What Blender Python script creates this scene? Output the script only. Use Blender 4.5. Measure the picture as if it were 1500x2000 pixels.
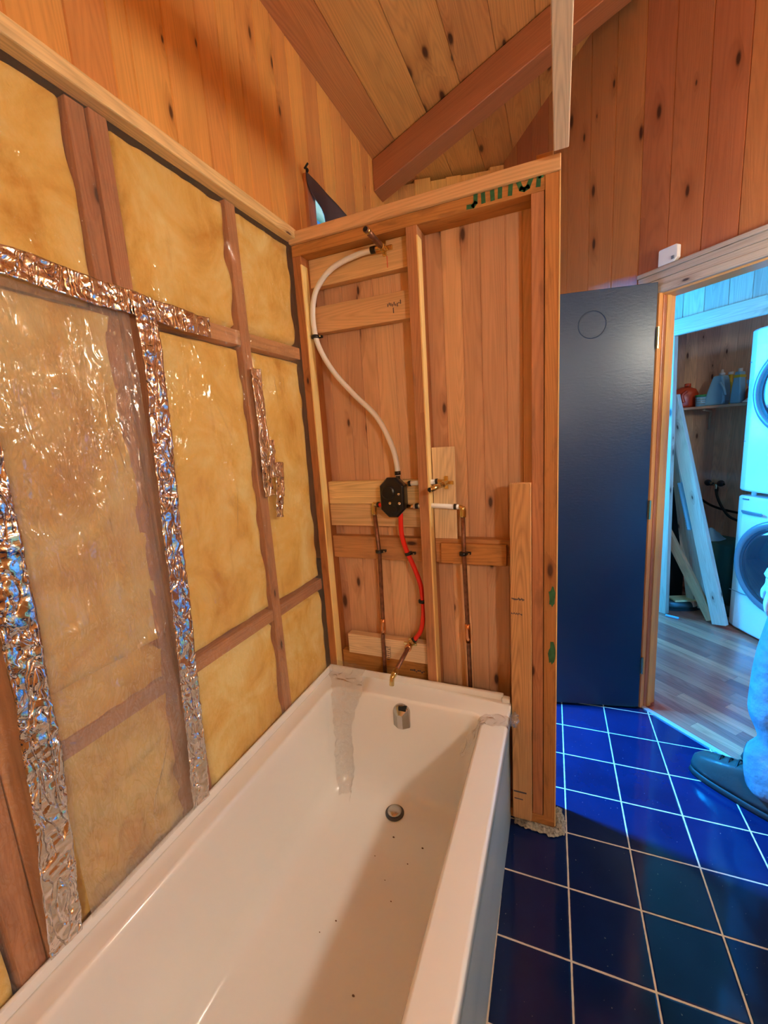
import bpy, bmesh, math, random
from mathutils import Vector, Matrix, noise
random.seed(7)
S = bpy.context.scene
for o in list(bpy.data.objects): bpy.data.objects.remove(o)
COL = S.collection
R2 = math.sqrt(2)

# ------------------------------------------------------------ camera
cam = bpy.data.cameras.new('camera'); co = bpy.data.objects.new('camera', cam); COL.objects.link(co)
rx, ry, rz = 1.39296, 0.06489, 0.38945
CAMP = Vector((0.9075, -1.4343, 1.4709))
Rm = Matrix.Rotation(rz, 3, 'Z') @ Matrix.Rotation(ry, 3, 'Y') @ Matrix.Rotation(rx, 3, 'X')
co.matrix_world = Matrix.Translation(CAMP) @ Rm.to_4x4()
cam.sensor_fit = 'HORIZONTAL'; cam.sensor_width = 36; cam.lens = 819.34 / 1500 * 36
cam.clip_start = .02; cam.clip_end = 60
S.camera = co

# ------------------------------------------------------------ light
S.view_settings.view_transform = 'Standard'; S.view_settings.look = 'None'
S.view_settings.gamma = 1; S.view_settings.use_curve_mapping = False
S.view_settings.exposure = 0.68
W = bpy.data.worlds.new('world'); S.world = W; W.use_nodes = True
bg = W.node_tree.nodes['Background']; bg.inputs[0].default_value = (.26, .55, 1, 1); bg.inputs[1].default_value = 4.5
WARM = (.91, 1.0, .90); DAY = (.004, .33, 1.0)
def area(name, loc, rot, sx, sy, power, color):
    l = bpy.data.lights.new(name, 'AREA'); l.shape = 'RECTANGLE'; l.size = sx; l.size_y = sy; l.energy = power; l.color = color
    o = bpy.data.objects.new(name, l); COL.objects.link(o); o.location = loc; o.rotation_euler = rot; return o
# daylight coming in at the two windows
area('daylight_hall_window', (3.0, -2.62, 1.35), (math.radians(90), 0, math.radians(8)), 1.1, 1.5, 180, DAY)
def aim(o, d): o.rotation_euler = Vector(d).to_track_quat('-Z', 'Y').to_euler()
aim(area('daylight_corridor_window', (.10, 2.95, 1.72), (0, 0, 0), .9, .8, 195, DAY), (.88, -.47, -.05))
aim(area('daylight_closet_window', (-.85, .46, 2.75), (0, 0, 0), .22, .45, 850, DAY), (2.05, -.02, -2.5))
LAMPS = [((1.95, -.15, 1.93), 62), ((1.95, -2.3, 1.93), 90)]
def point(name, loc, p, r=.058, c=WARM):
    l = bpy.data.lights.new(name, 'POINT'); l.energy = p; l.color = c; l.shadow_soft_size = r
    o = bpy.data.objects.new(name, l); COL.objects.link(o); o.location = loc; return o
for i, (p, e) in enumerate(LAMPS): point('sconce_light', p, e)
point('hall_fill_light', (3.3, .6, 3.2), 17, .12, (1, .80, .62))  # unseen warm lamp, added to brighten the laundry alcove walls

# ------------------------------------------------------------ materials
def nt(name):
    m = bpy.data.materials.new(name); m.use_nodes = True; t = m.node_tree
    return m, t, t.nodes['Principled BSDF']
def N(t, ty, **kw):
    n = t.nodes.new(ty)
    for k, v in kw.items():
        if k == 'inp':
            for kk, vv in v.items(): n.inputs[kk].default_value = vv
        else: setattr(n, k, v)
    return n
def L(t, a, b): t.links.new(a, b)
def mth(t, op, a, b=None, c=None):
    n = t.nodes.new('ShaderNodeMath'); n.operation = op
    for i, v in enumerate((a, b, c)):
        if v is None: continue
        if isinstance(v, (int, float)): n.inputs[i].default_value = v
        else: t.links.new(v, n.inputs[i])
    return n.outputs[0]
def ramp(t, f, stops):
    n = t.nodes.new('ShaderNodeValToRGB'); e = n.color_ramp.elements
    while len(e) < len(stops): e.new(.5)
    for i, (p, c) in enumerate(stops): e[i].position = p; e[i].color = (*c, 1) if len(c) == 3 else c
    t.links.new(f, n.inputs[0]); return n.outputs[0]
def mix(t, f, a, b, mode='MIX'):
    n = t.nodes.new('ShaderNodeMix'); n.data_type = 'RGBA'; n.blend_type = mode
    for i, v in ((0, f), (6, a), (7, b)):
        if isinstance(v, (int, float)): n.inputs[i].default_value = v
        elif isinstance(v, tuple): n.inputs[i].default_value = (*v, 1)
        else: t.links.new(v, n.inputs[i])
    return n.outputs[2]
def sc(c, k): return tuple(min(1, x * k) for x in c)

def wood(name, base, rough=.45, knots=.5, grain=1.0, var=.22, bump=.15, knotsize=1.0, dirt=0.0):
    m, t, p = nt(name)
    uv = N(t, 'ShaderNodeUVMap'); sx = N(t, 'ShaderNodeSeparateXYZ'); L(t, uv.outputs[0], sx.inputs[0])
    u, v = sx.outputs[0], sx.outputs[1]
    bid = mth(t, 'FLOOR', mth(t, 'DIVIDE', mth(t, 'ADD', u, 1.5), 5.0))
    wn = N(t, 'ShaderNodeTexWhiteNoise'); wn.noise_dimensions = '1D'; L(t, bid, wn.inputs['W'])
    def vec(a, b, c=None):
        n = N(t, 'ShaderNodeCombineXYZ'); L(t, a, n.inputs[0]); L(t, b, n.inputs[1])
        return n.outputs[0]
    # knots
    kv = vec(mth(t, 'MULTIPLY', u, 1 / .085), mth(t, 'MULTIPLY', v, 1 / .24))
    vo = N(t, 'ShaderNodeTexVoronoi', inp={'Scale': 1.0, 'Randomness': .95}); vo.voronoi_dimensions = '2D'; L(t, kv, vo.inputs['Vector'])
    cs = N(t, 'ShaderNodeSeparateColor'); L(t, vo.outputs['Color'], cs.inputs[0])
    has = mth(t, 'GREATER_THAN', cs.outputs[0], 1 - knots * .55)
    rad = mth(t, 'MULTIPLY', mth(t, 'ADD', mth(t, 'MULTIPLY', cs.outputs[1], .11), .035), knotsize)
    rel = mth(t, 'DIVIDE', vo.outputs['Distance'], rad)
    km = mth(t, 'MULTIPLY', has, mth(t, 'SUBTRACT', 1.0, mth(t, 'SMOOTH_MIN', rel, 1.0, .3)))
    halo = mth(t, 'MULTIPLY', has, mth(t, 'MAXIMUM', 0.0, mth(t, 'SUBTRACT', 1.0, mth(t, 'DIVIDE', rel, 3.6))))
    # grain contours
    n1 = N(t, 'ShaderNodeTexNoise', inp={'Scale': 1.0, 'Detail': 1.5, 'Roughness': .4}); n1.noise_dimensions = '2D'
    L(t, vec(mth(t, 'MULTIPLY', u, 9.0), mth(t, 'MULTIPLY', v, .55)), n1.inputs['Vector'])
    f = mth(t, 'ADD', mth(t, 'MULTIPLY', n1.outputs[0], 26.0), mth(t, 'MULTIPLY', halo, 2.2))
    ring = mth(t, 'POWER', mth(t, 'ABSOLUTE', mth(t, 'SUBTRACT', mth(t, 'FRACT', f), .5)), 1.4)
    n2 = N(t, 'ShaderNodeTexNoise', inp={'Scale': 1.0, 'Detail': 3.0, 'Roughness': .65}); n2.noise_dimensions = '2D'
    L(t, vec(mth(t, 'MULTIPLY', u, 170.0), mth(t, 'MULTIPLY', v, 5.0)), n2.inputs['Vector'])
    n3 = N(t, 'ShaderNodeTexNoise', inp={'Scale': 1.0, 'Detail': 2.0}); n3.noise_dimensions = '2D'
    L(t, vec(mth(t, 'MULTIPLY', u, 14.0), mth(t, 'MULTIPLY', v, 1.3)), n3.inputs['Vector'])
    g = mth(t, 'MULTIPLY', mth(t, 'ADD', mth(t, 'MULTIPLY', ring, 1.1), mth(t, 'MULTIPLY', mth(t, 'SUBTRACT', n2.outputs[0], .5), .9)), grain)
    val = mth(t, 'ADD', mth(t, 'MULTIPLY', g, -.36), mth(t, 'ADD', 1.08, mth(t, 'MULTIPLY', mth(t, 'SUBTRACT', n3.outputs[0], .5), .35)))
    val = mth(t, 'MULTIPLY', val, mth(t, 'ADD', 1 - var / 2, mth(t, 'MULTIPLY', wn.outputs[0], var)))
    dark = (base[0] * .55, base[1] * .40, base[2] * .32)
    c0 = mix(t, mth(t, 'MAXIMUM', 0.0, mth(t, 'MINIMUM', 1.0, mth(t, 'MULTIPLY', g, .55))), base, dark)
    hv = N(t, 'ShaderNodeHueSaturation'); L(t, c0, hv.inputs['Color']); L(t, val, hv.inputs['Value'])
    L(t, mth(t, 'ADD', .49, mth(t, 'MULTIPLY', wn.outputs[0], .016)), hv.inputs['Hue'])
    c1 = mix(t, mth(t, 'MULTIPLY', halo, .55), hv.outputs[0], (base[0] * .45, base[1] * .28, base[2] * .2))
    c2 = mix(t, mth(t, 'MINIMUM', 1.0, mth(t, 'MULTIPLY', km, 2.0)), c1, (base[0] * .14, base[1] * .09, base[2] * .1))
    if dirt:
        nd = N(t, 'ShaderNodeTexNoise', inp={'Scale': 1.0, 'Detail': 4.0, 'Roughness': .6}); nd.noise_dimensions = '2D'
        L(t, vec(mth(t, 'MULTIPLY', u, 26.0), mth(t, 'MULTIPLY', v, 7.0)), nd.inputs['Vector'])
        dm = ramp(t, nd.outputs[0], [(.56, (0, 0, 0)), (.70, (1, 1, 1))])
        c2 = mix(t, mth(t, 'MULTIPLY', dm, dirt), c2, (base[0] * .3, base[1] * .3, base[2] * .4))
    L(t, c2, p.inputs['Base Color'])
    p.inputs['Roughness'].default_value = rough
    b = N(t, 'ShaderNodeBump', inp={'Strength': bump, 'Distance': .002}); L(t, mth(t, 'SUBTRACT', n2.outputs[0], ring), b.inputs['Height']); L(t, b.outputs[0], p.inputs['Normal'])
    return m
M = {}
M['pine_upper'] = wood('pine_upper', (.74, .36, .10), .36, .3, .5, .22)
M['pine_ceiling'] = wood('pine_ceiling', (.56, .235, .06), .40, .35, .8, .22, knotsize=1.5)
M['pine_red'] = wood('pine_red', (.46, .16, .05), .38, .42, .5, .2, knotsize=1.2)
M['pine_raw'] = wood('pine_raw', (.68, .40, .22), .6, .42, .5, .36, knotsize=1.25)
M['beam'] = wood('beam', (.36, .125, .040), .42, .12, .6, .1)
M['stud'] = wood('stud', (.50, .215, .06), .65, .3, .8, .25, dirt=.35)
M['stud_pink'] = wood('stud_pink', (.52, .24, .10), .65, .3, .8, .25, dirt=.3)
M['fresh'] = wood('fresh', (.84, .64, .38), .62, .3, .8, .18)
M['lit_or_pale_edge'] = wood('lit_or_pale_edge', (.86, .62, .26), .62, .05, .5, .1)  # pale edge board, also the lamp-lit strips painted on studs
M['block'] = wood('block', (.78, .54, .26), .65, .25, .9, .2)
M['post'] = wood('post', (.62, .33, .13), .65, .3, 1.1, .1)
M['whitewood'] = wood('whitewood', (.52, .42, .33), .5, .35, .7, .25)
M['closetwood'] = wood('closetwood', (.80, .55, .38), .55, .4, .7, .3)
M['jamb'] = wood('jamb', (.72, .36, .10), .4, .05, .4, .05)
M['floorwood'] = wood('floorwood', (.56, .15, .09), .22, 0.0, .9, .75)
M['lam'] = wood('lam', (.80, .52, .24), .5, .2, .6, .15)

def simple(name, col, rough=.5, metal=0, coat=0, bumpn=0, bumps=60, spec=.5, varn=0):
    m, t, p = nt(name); p.inputs['Base Color'].default_value = (*col, 1); p.inputs['Roughness'].default_value = rough
    p.inputs['Metallic'].default_value = metal; p.inputs['Coat Weight'].default_value = coat; p.inputs['Specular IOR Level'].default_value = spec
    if bumpn or varn:
        tc = N(t, 'ShaderNodeTexCoord'); n = N(t, 'ShaderNodeTexNoise', inp={'Scale': bumps, 'Detail': 4.0}); L(t, tc.outputs['Object'], n.inputs['Vector'])
        if bumpn:
            b = N(t, 'ShaderNodeBump', inp={'Strength': bumpn, 'Distance': .003}); L(t, n.outputs[0], b.inputs['Height']); L(t, b.outputs[0], p.inputs['Normal'])
        if varn:
            L(t, ramp(t, n.outputs[0], [(.3, sc(col, 1 - varn)), (.7, sc(col, 1 + varn))]), p.inputs['Base Color'])
    return m
M['black_plastic'] = simple('black_plastic', (.006, .006, .007), .3)
M['tub'] = simple('tub', (.86, .85, .83), .16, coat=.3, bumpn=.02, bumps=25)
M['chrome'] = simple('chrome', (.82, .82, .82), .08, 1)
M['chrome_dull'] = simple('chrome_dull', (.52, .50, .47), .22, 1)
M['brass'] = simple('brass', (.70, .55, .25), .2, 1)
M['copper'] = simple('copper', (.26, .12, .075), .42, .75, varn=.3)
M['copper_new'] = simple('copper_new', (.78, .36, .18), .2, 1)
M['pex_white'] = simple('pex_white', (.86, .84, .80), .35)
M['pex_red'] = simple('pex_red', (.80, .025, .012), .35)
M['crimp'] = simple('crimp', (.05, .045, .04), .35, .8)
M['green_ink'] = simple('green_ink', (.03, .13, .05), .7, varn=.3)
M['blue_ink'] = simple('blue_ink', (.10, .08, .09), .8)
M['door_paint'] = None
M['mortar'] = simple('mortar', (.30, .25, .19), .95, bumpn=1, bumps=120, varn=.5)
M['dark'] = simple('dark', (.012, .01, .009), .8)
M['white_app'] = simple('white_app', (.82, .84, .86), .22, coat=.4)
M['glass_dark'] = simple('glass_dark', (.02, .025, .04), .12, coat=.6)
M['grey_ring'] = simple('grey_ring', (.16, .18, .22), .3)
M['white_plastic'] = simple('white_plastic', (.80, .80, .80), .4)
M['red_plastic'] = simple('red_plastic', (.55, .06, .02), .35)
M['green_plastic'] = simple('green_plastic', (.02, .25, .10), .4)
M['blue_plastic'] = simple('blue_plastic', (.25, .55, .80), .35)
M['yellow_plastic'] = simple('yellow_plastic', (.65, .50, .04), .4)
M['teal_fabric'] = simple('teal_fabric', (.03, .12, .12), .85, bumpn=.5, bumps=40)
M['curtain'] = simple('curtain', (.085, .06, .07), .8, bumpn=.1)
M['pants'] = simple('pants', (.13, .20, .26), .85, bumpn=1.0, bumps=13, varn=.25)
M['pants'].node_tree.nodes['Bump'].inputs['Distance'].default_value = .02
M['shirt'] = simple('shirt', (.25, .26, .28), .85, bumpn=.3, bumps=25)
M['skin'] = simple('skin', (.62, .38, .28), .5)
M['glove'] = simple('glove', (.55, .75, .80), .6, bumpn=.2)
M['boot'] = simple('boot', (.045, .05, .045), .32, bumpn=.5, bumps=35)
M['sole'] = simple('sole', (.012, .012, .012), .6)
M['hair'] = simple('hair', (.05, .03, .02), .7)
M['tyvek'] = simple('tyvek', (.75, .78, .80), .6)
M['metal_dark'] = simple('metal_dark', (.10, .10, .11), .4, .8)
M['strip_metal'] = simple('strip_metal', (.75, .75, .75), .35, .6)
M['plaster'] = simple('plaster', (.55, .42, .28), .8)
M['crud'] = simple('crud', (.16, .08, .04), .9)

def emis(name, col, s):
    m, t, p = nt(name); p.inputs['Emission Color'].default_value = (*col, 1); p.inputs['Emission Strength'].default_value = s; return m
M['bulb'] = emis('bulb', (1, .9, .75), 70)

def tile():
    m, t, p = nt('blue_tile'); tc = N(t, 'ShaderNodeTexCoord'); s = N(t, 'ShaderNodeSeparateXYZ')
    mp = N(t, 'ShaderNodeMapping'); mp.vector_type = 'TEXTURE'; mp.inputs['Location'].default_value = (.9505, -.4117, 0); mp.inputs['Rotation'].default_value = (0, 0, .0161)
    mp.inputs['Scale'].default_value = (.203, .203, 1)
    L(t, tc.outputs['Object'], mp.inputs[0]); L(t, mp.outputs[0], s.inputs[0])
    def d(o):
        return mth(t, 'ABSOLUTE', mth(t, 'SUBTRACT', mth(t, 'FRACT', mth(t, 'ADD', o, .5)), .5))
    nz = N(t, 'ShaderNodeTexNoise', inp={'Scale': 60.0, 'Detail': 2.0}); L(t, tc.outputs['Object'], nz.inputs['Vector'])
    dm = mth(t, 'ADD', mth(t, 'MINIMUM', d(s.outputs[0]), d(s.outputs[1])), mth(t, 'MULTIPLY', mth(t, 'SUBTRACT', nz.outputs[0], .5), .008))
    g = mth(t, 'LESS_THAN', dm, .0125)
    fx = N(t, 'ShaderNodeCombineXYZ'); L(t, mth(t, 'FLOOR', s.outputs[0]), fx.inputs[0]); L(t, mth(t, 'FLOOR', s.outputs[1]), fx.inputs[1])
    wn = N(t, 'ShaderNodeTexWhiteNoise'); L(t, fx.outputs[0], wn.inputs['Vector'])
    n = N(t, 'ShaderNodeTexNoise', inp={'Scale': 9.0, 'Detail': 4.0}); L(t, tc.outputs['Object'], n.inputs['Vector'])
    tcol = ramp(t, mth(t, 'ADD', mth(t, 'MULTIPLY', n.outputs[0], .6), mth(t, 'MULTIPLY', wn.outputs[0], .3)), [(.2, (.002, .008, .040)), (.75, (.005, .015, .070))])
    n5 = N(t, 'ShaderNodeTexNoise', inp={'Scale': 130.0, 'Detail': 1.0}); L(t, tc.outputs['Object'], n5.inputs['Vector'])
    sp = ramp(t, n5.outputs[0], [(.76, (0, 0, 0)), (.80, (1, 1, 1))])
    tcol = mix(t, mth(t, 'MULTIPLY', sp, .7), tcol, (.25, .24, .22))
    col = mix(t, g, tcol, (.62, .50, .36)); L(t, col, p.inputs['Base Color'])
    L(t, mth(t, 'ADD', .10, mth(t, 'MULTIPLY', g, .7)), p.inputs['Roughness'])
    b = N(t, 'ShaderNodeBump', inp={'Strength': .6, 'Distance': .002})
    L(t, mth(t, 'ADD', mth(t, 'MULTIPLY', mth(t, 'MINIMUM', dm, .03), 20.0), mth(t, 'MULTIPLY', n.outputs[0], .25)), b.inputs['Height']); L(t, b.outputs[0], p.inputs['Normal'])
    return m
M['tile'] = tile()

def doorp():
    m, t, p = nt('navy_door_paint'); tc = N(t, 'ShaderNodeTexCoord')
    p.inputs['Base Color'].default_value = (.004, .030, .080, 1); p.inputs['Roughness'].default_value = .36
    n = N(t, 'ShaderNodeTexNoise', inp={'Scale': 1.0, 'Detail': 4.0}); mp = N(t, 'ShaderNodeMapping'); mp.inputs['Scale'].default_value = (40, 40, 120)
    L(t, tc.outputs['Object'], mp.inputs[0]); L(t, mp.outputs[0], n.inputs['Vector'])
    b = N(t, 'ShaderNodeBump', inp={'Strength': .30, 'Distance': .002}); L(t, n.outputs[0], b.inputs['Height']); L(t, b.outputs[0], p.inputs['Normal'])
    return m
M['door_paint'] = doorp()

def insul():
    m, t, p = nt('yellow_fibreglass'); tc = N(t, 'ShaderNodeTexCoord')
    n = N(t, 'ShaderNodeTexNoise', inp={'Scale': 5.0, 'Detail': 6.0, 'Roughness': .6, 'Distortion': .6}); L(t, tc.outputs['Object'], n.inputs['Vector'])
    mp = N(t, 'ShaderNodeMapping'); mp.inputs['Scale'].default_value = (1, 26, 5); n2 = N(t, 'ShaderNodeTexNoise', inp={'Scale': 1.0, 'Detail': 3.0})
    L(t, tc.outputs['Object'], mp.inputs[0]); L(t, mp.outputs[0], n2.inputs['Vector'])
    c = ramp(t, n.outputs[0], [(.33, (.70, .36, .055)), (.47, (.88, .56, .14)), (.64, (.95, .74, .30))])
    s = ramp(t, n2.outputs[0], [(.60, (0, 0, 0)), (.74, (1, 1, 1))])
    c = mix(t, mth(t, 'MULTIPLY', s, .35), c, (.60, .28, .05)); L(t, c, p.inputs['Base Color'])
    p.inputs['Roughness'].default_value = .95; p.inputs['Specular IOR Level'].default_value = .1
    n3 = N(t, 'ShaderNodeTexNoise', inp={'Scale': 60.0, 'Detail': 5.0}); L(t, tc.outputs['Object'], n3.inputs['Vector'])
    b = N(t, 'ShaderNodeBump', inp={'Strength': .5, 'Distance': .006}); L(t, n3.outputs[0], b.inputs['Height']); L(t, b.outputs[0], p.inputs['Normal'])
    return m
M['insul'] = insul()

def schlick(t):
    lw = N(t, 'ShaderNodeLayerWeight'); lw.inputs['Blend'].default_value = .5
    return mth(t, 'ADD', .04, mth(t, 'MULTIPLY', mth(t, 'POWER', lw.outputs['Facing'], 5.0), .9))
def film(name, haze, tint=(1, 1, 1), bump=.5, mscale=(1, 5, 1.6), rough=.10, fres=.6, patch=0, dcol=(.9, .86, .80), bd=.03):
    m = bpy.data.materials.new(name); m.use_nodes = True; t = m.node_tree; t.nodes.clear()
    out = N(t, 'ShaderNodeOutputMaterial'); tc = N(t, 'ShaderNodeTexCoord')
    tr = N(t, 'ShaderNodeBsdfTransparent'); tr.inputs[0].default_value = (*tint, 1)
    gl = N(t, 'ShaderNodeBsdfGlossy'); gl.inputs['Roughness'].default_value = rough
    df = N(t, 'ShaderNodeBsdfDiffuse'); df.inputs[0].default_value = (*dcol, 1)
    mp = N(t, 'ShaderNodeMapping'); mp.inputs['Scale'].default_value = mscale
    n = N(t, 'ShaderNodeTexNoise', inp={'Scale': 3.0, 'Detail': 4.0, 'Roughness': .55, 'Distortion': 1.5}); L(t, tc.outputs['Object'], mp.inputs[0]); L(t, mp.outputs[0], n.inputs['Vector'])
    n2 = N(t, 'ShaderNodeTexNoise', inp={'Scale': 9.0, 'Detail': 2.0, 'Distortion': 2.0}); L(t, mp.outputs[0], n2.inputs['Vector'])
    rid = mth(t, 'ABSOLUTE', mth(t, 'SUBTRACT', n2.outputs[0], .5))
    b = N(t, 'ShaderNodeBump', inp={'Strength': bump, 'Distance': bd}); L(t, mth(t, 'ADD', n.outputs[0], mth(t, 'MULTIPLY', mth(t, 'MINIMUM', rid, .06), 5.0)), b.inputs['Height'])
    L(t, b.outputs[0], gl.inputs['Normal'])
    fr = schlick(t)
    m1 = N(t, 'ShaderNodeMixShader'); m1.inputs[0].default_value = haze; L(t, tr.outputs[0], m1.inputs[1]); L(t, df.outputs[0], m1.inputs[2])
    m2 = N(t, 'ShaderNodeMixShader'); L(t, mth(t, 'MINIMUM', mth(t, 'ADD', mth(t, 'MULTIPLY', fr, fres), .03), 1.0), m2.inputs[0]); L(t, m1.outputs[0], m2.inputs[1]); L(t, gl.outputs[0], m2.inputs[2])
    L(t, m2.outputs[0], out.inputs[0]); return m
M['film'] = film('clear_film', .04, bump=1.0, fres=1.8, rough=.10, bd=.018)
M['film_patch'] = film('hazy_film', .14, bump=1.0, mscale=(1, 4, 1.4), fres=3.2, rough=.11, bd=.022)
M['film_tub'] = film('tub_film', .04, bump=1.0, mscale=(7, 7, 7), rough=.07, fres=4.5, bd=.010)
M['film_apron'] = film('apron_film', .55, tint=(.70, .80, .86), bump=.3, mscale=(3, 3, 3), rough=.12, fres=.35, dcol=(.55, .64, .70))

def foil():
    m, t, p = nt('foil_tape'); tc = N(t, 'ShaderNodeTexCoord')
    p.inputs['Base Color'].default_value = (.90, .88, .90, 1); p.inputs['Metallic'].default_value = 1; p.inputs['Roughness'].default_value = .13
    n = N(t, 'ShaderNodeTexNoise', inp={'Scale': 24.0, 'Detail': 4.0, 'Roughness': .5, 'Distortion': 1.0}); L(t, tc.outputs['Object'], n.inputs['Vector'])
    mp = N(t, 'ShaderNodeMapping'); mp.inputs['Rotation'].default_value = (.6, 0, 0); mp.inputs['Scale'].default_value = (1, 1, .35)
    v = N(t, 'ShaderNodeTexNoise', inp={'Scale': 26.0, 'Detail': 1.0, 'Distortion': 2.0}); L(t, tc.outputs['Object'], mp.inputs[0]); L(t, mp.outputs[0], v.inputs['Vector'])
    b = N(t, 'ShaderNodeBump', inp={'Strength': .8, 'Distance': .010}); L(t, mth(t, 'ADD', mth(t, 'MULTIPLY', n.outputs[0], .5), mth(t, 'MULTIPLY', mth(t, 'MINIMUM', mth(t, 'ABSOLUTE', mth(t, 'SUBTRACT', v.outputs[0], .5)), .08), 5.0)), b.inputs['Height']); L(t, b.outputs[0], p.inputs['Normal'])
    return m
M['foil'] = foil()
def glass():
    m = bpy.data.materials.new('pane'); m.use_nodes = True; t = m.node_tree; t.nodes.clear()
    out = N(t, 'ShaderNodeOutputMaterial'); tr = N(t, 'ShaderNodeBsdfTransparent'); gl = N(t, 'ShaderNodeBsdfGlossy'); gl.inputs['Roughness'].default_value = .02
    fr = schlick(t); m2 = N(t, 'ShaderNodeMixShader'); L(t, fr, m2.inputs[0]); L(t, tr.outputs[0], m2.inputs[1]); L(t, gl.outputs[0], m2.inputs[2]); L(t, m2.outputs[0], out.inputs[0]); return m
M['pane'] = glass()

# ------------------------------------------------------------ mesh helpers
_k = [0]
def off():
    _k[0] += 1
    return _k[0] * 5.0, random.uniform(0, 40)
class MB:
    def __init__(s): s.v = []; s.f = []; s.uv = []; s.smooth = False
    def face(s, pts, uvs):
        i = len(s.v); s.v += [tuple(p) for p in pts]; s.f.append(tuple(range(i, i + len(pts)))); s.uv += uvs
    def obox(s, c, ax, h, uvo=None):
        """oriented box: centre, 3 unit axes, 3 half sizes; grain along the longest axis"""
        c = Vector(c); ax = [Vector(a).normalized() for a in ax]; Lx = max(range(3), key=lambda i: h[i]); ou, ov = uvo or off()
        for i in range(3):
            j, k = (i + 1) % 3, (i + 2) % 3
            for sg in (1, -1):
                q = []
                for a, b in ((-1, -1), (1, -1), (1, 1), (-1, 1)):
                    if sg < 0: a, b = b, a
                    loc = [0, 0, 0]; loc[i] = sg * h[i]; loc[j] = a * h[j]; loc[k] = b * h[k]; q.append(loc)
                if i == Lx: U, V = j, k
                else: V = Lx; U = ({0, 1, 2} - {i, Lx}).pop()
                s.face([c + ax[0] * l[0] + ax[1] * l[1] + ax[2] * l[2] for l in q], [(ou + .15 + l[U] + .05 * i, ov + l[V]) for l in q])
    def box(s, x0, x1, y0, y1, z0, z1):
        s.obox(((x0 + x1) / 2, (y0 + y1) / 2, (z0 + z1) / 2), ((1, 0, 0), (0, 1, 0), (0, 0, 1)), (abs(x1 - x0) / 2, abs(y1 - y0) / 2, abs(z1 - z0) / 2)); return s
    def beam(s, a, b, w, d, up=(0, 0, 1)):
        a = Vector(a); b = Vector(b); y = (b - a).normalized(); x = y.cross(Vector(up)).normalized(); z = x.cross(y)
        s.obox((a + b) / 2, (x, y, z), (w / 2, (b - a).length / 2, d / 2)); return s
    def plank(s, P, U, V, Nn, w, l0, l1, b0=0, b1=0, g=.004, t=.018):
        """tongue and groove board: corner P, across U, along V, facing Nn; ends l0/l1 (left/right), starts b0/b1"""
        P, U, V, Nn = map(Vector, (P, U, V, Nn)); ou, ov = off(); g2 = .0025
        prof = [(0, -t), (0, -g), (g2, 0), (w - g2, 0), (w, -g), (w, -t)]
        for i in range(5):
            (ua, na), (ub, nb) = prof[i], prof[i + 1]
            def pt(u, n, top): 
                k = u / w; e = (l0 + (l1 - l0) * k) if top else (b0 + (b1 - b0) * k)
                return P + U * u + V * e + Nn * n, (ou + u, ov + e)
            q = [pt(ua, na, 0), pt(ub, nb, 0), pt(ub, nb, 1), pt(ua, na, 1)]
            s.face([x[0] for x in q], [x[1] for x in q])
        for top in (0, 1):
            q = []
            for (u, n) in prof:
                k = u / w; e = (l0 + (l1 - l0) * k) if top else (b0 + (b1 - b0) * k); q.append(P + U * u + V * e + Nn * n)
            s.face(q, [(ou + u, ov) for u, n in prof])
        return s
    def tube(s, pts, r, seg=12, cap=True):
        pts = [Vector(p) for p in pts]; n = len(pts); rings = []; rr = r if isinstance(r, (list, tuple)) else [r] * n
        up = Vector((.31, .2, .93)).normalized(); base = len(s.v); ou, ov = off(); Ln = 0
        for i, p in enumerate(pts):
            tdir = (pts[min(i + 1, n - 1)] - pts[max(i - 1, 0)]).normalized()
            if abs(tdir.dot(up)) > .98: up = Vector((1, 0, 0))
            x = tdir.cross(up).normalized(); y = x.cross(tdir); up = y
            for k in range(seg):
                a = 2 * math.pi * k / seg; s.v.append(tuple(p + (x * math.cos(a) + y * math.sin(a)) * rr[i]))
        for i in range(n - 1):
            for k in range(seg):
                a = base + i * seg + k; b = base + i * seg + (k + 1) % seg
                s.f.append((a, b, b + seg, a + seg)); s.uv += [(ou + k * .01, ov + i * .05)] * 4
        if cap:
            s.f.append(tuple(base + k for k in range(seg))[::-1]); s.uv += [(ou, ov)] * seg
            s.f.append(tuple(base + (n - 1) * seg + k for k in range(seg))); s.uv += [(ou, ov)] * seg
        return s
    def lathe(s, prof, c, ax=(0, 0, 1), seg=28, sx=1, sy=1):
        c = Vector(c); ax = Vector(ax).normalized(); u = ax.orthogonal().normalized() if abs(ax.z) < .99 else Vector((1, 0, 0)); v = ax.cross(u)
        base = len(s.v)
        for (r, h) in prof:
            for k in range(seg):
                a = 2 * math.pi * k / seg; s.v.append(tuple(c + ax * h + u * math.cos(a) * r * sx + v * math.sin(a) * r * sy))
        for i in range(len(prof) - 1):
            for k in range(seg):
                a = base + i * seg + k; b = base + i * seg + (k + 1) % seg; s.f.append((a, b, b + seg, a + seg)); s.uv += [(0, 0)] * 4
        for i, rev in ((0, True), (len(prof) - 1, False)):
            f = tuple(base + i * seg + k for k in range(seg)); s.f.append(f[::-1] if rev else f); s.uv += [(0, 0)] * seg
        return s
    def loft(s, loops, cap0=False, cap1=False):
        base = len(s.v); n = len(loops[0])
        for lp in loops: s.v += [tuple(p) for p in lp]
        for i in range(len(loops) - 1):
            for k in range(n):
                a = base + i * n + k; b = base + i * n + (k + 1) % n; s.f.append((a, b, b + n, a + n)); s.uv += [(0, 0)] * 4
        if cap0: s.f.append(tuple(base + k for k in range(n))[::-1]); s.uv += [(0, 0)] * n
        if cap1: s.f.append(tuple(base + (len(loops) - 1) * n + k for k in range(n))); s.uv += [(0, 0)] * n
        return s
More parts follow.
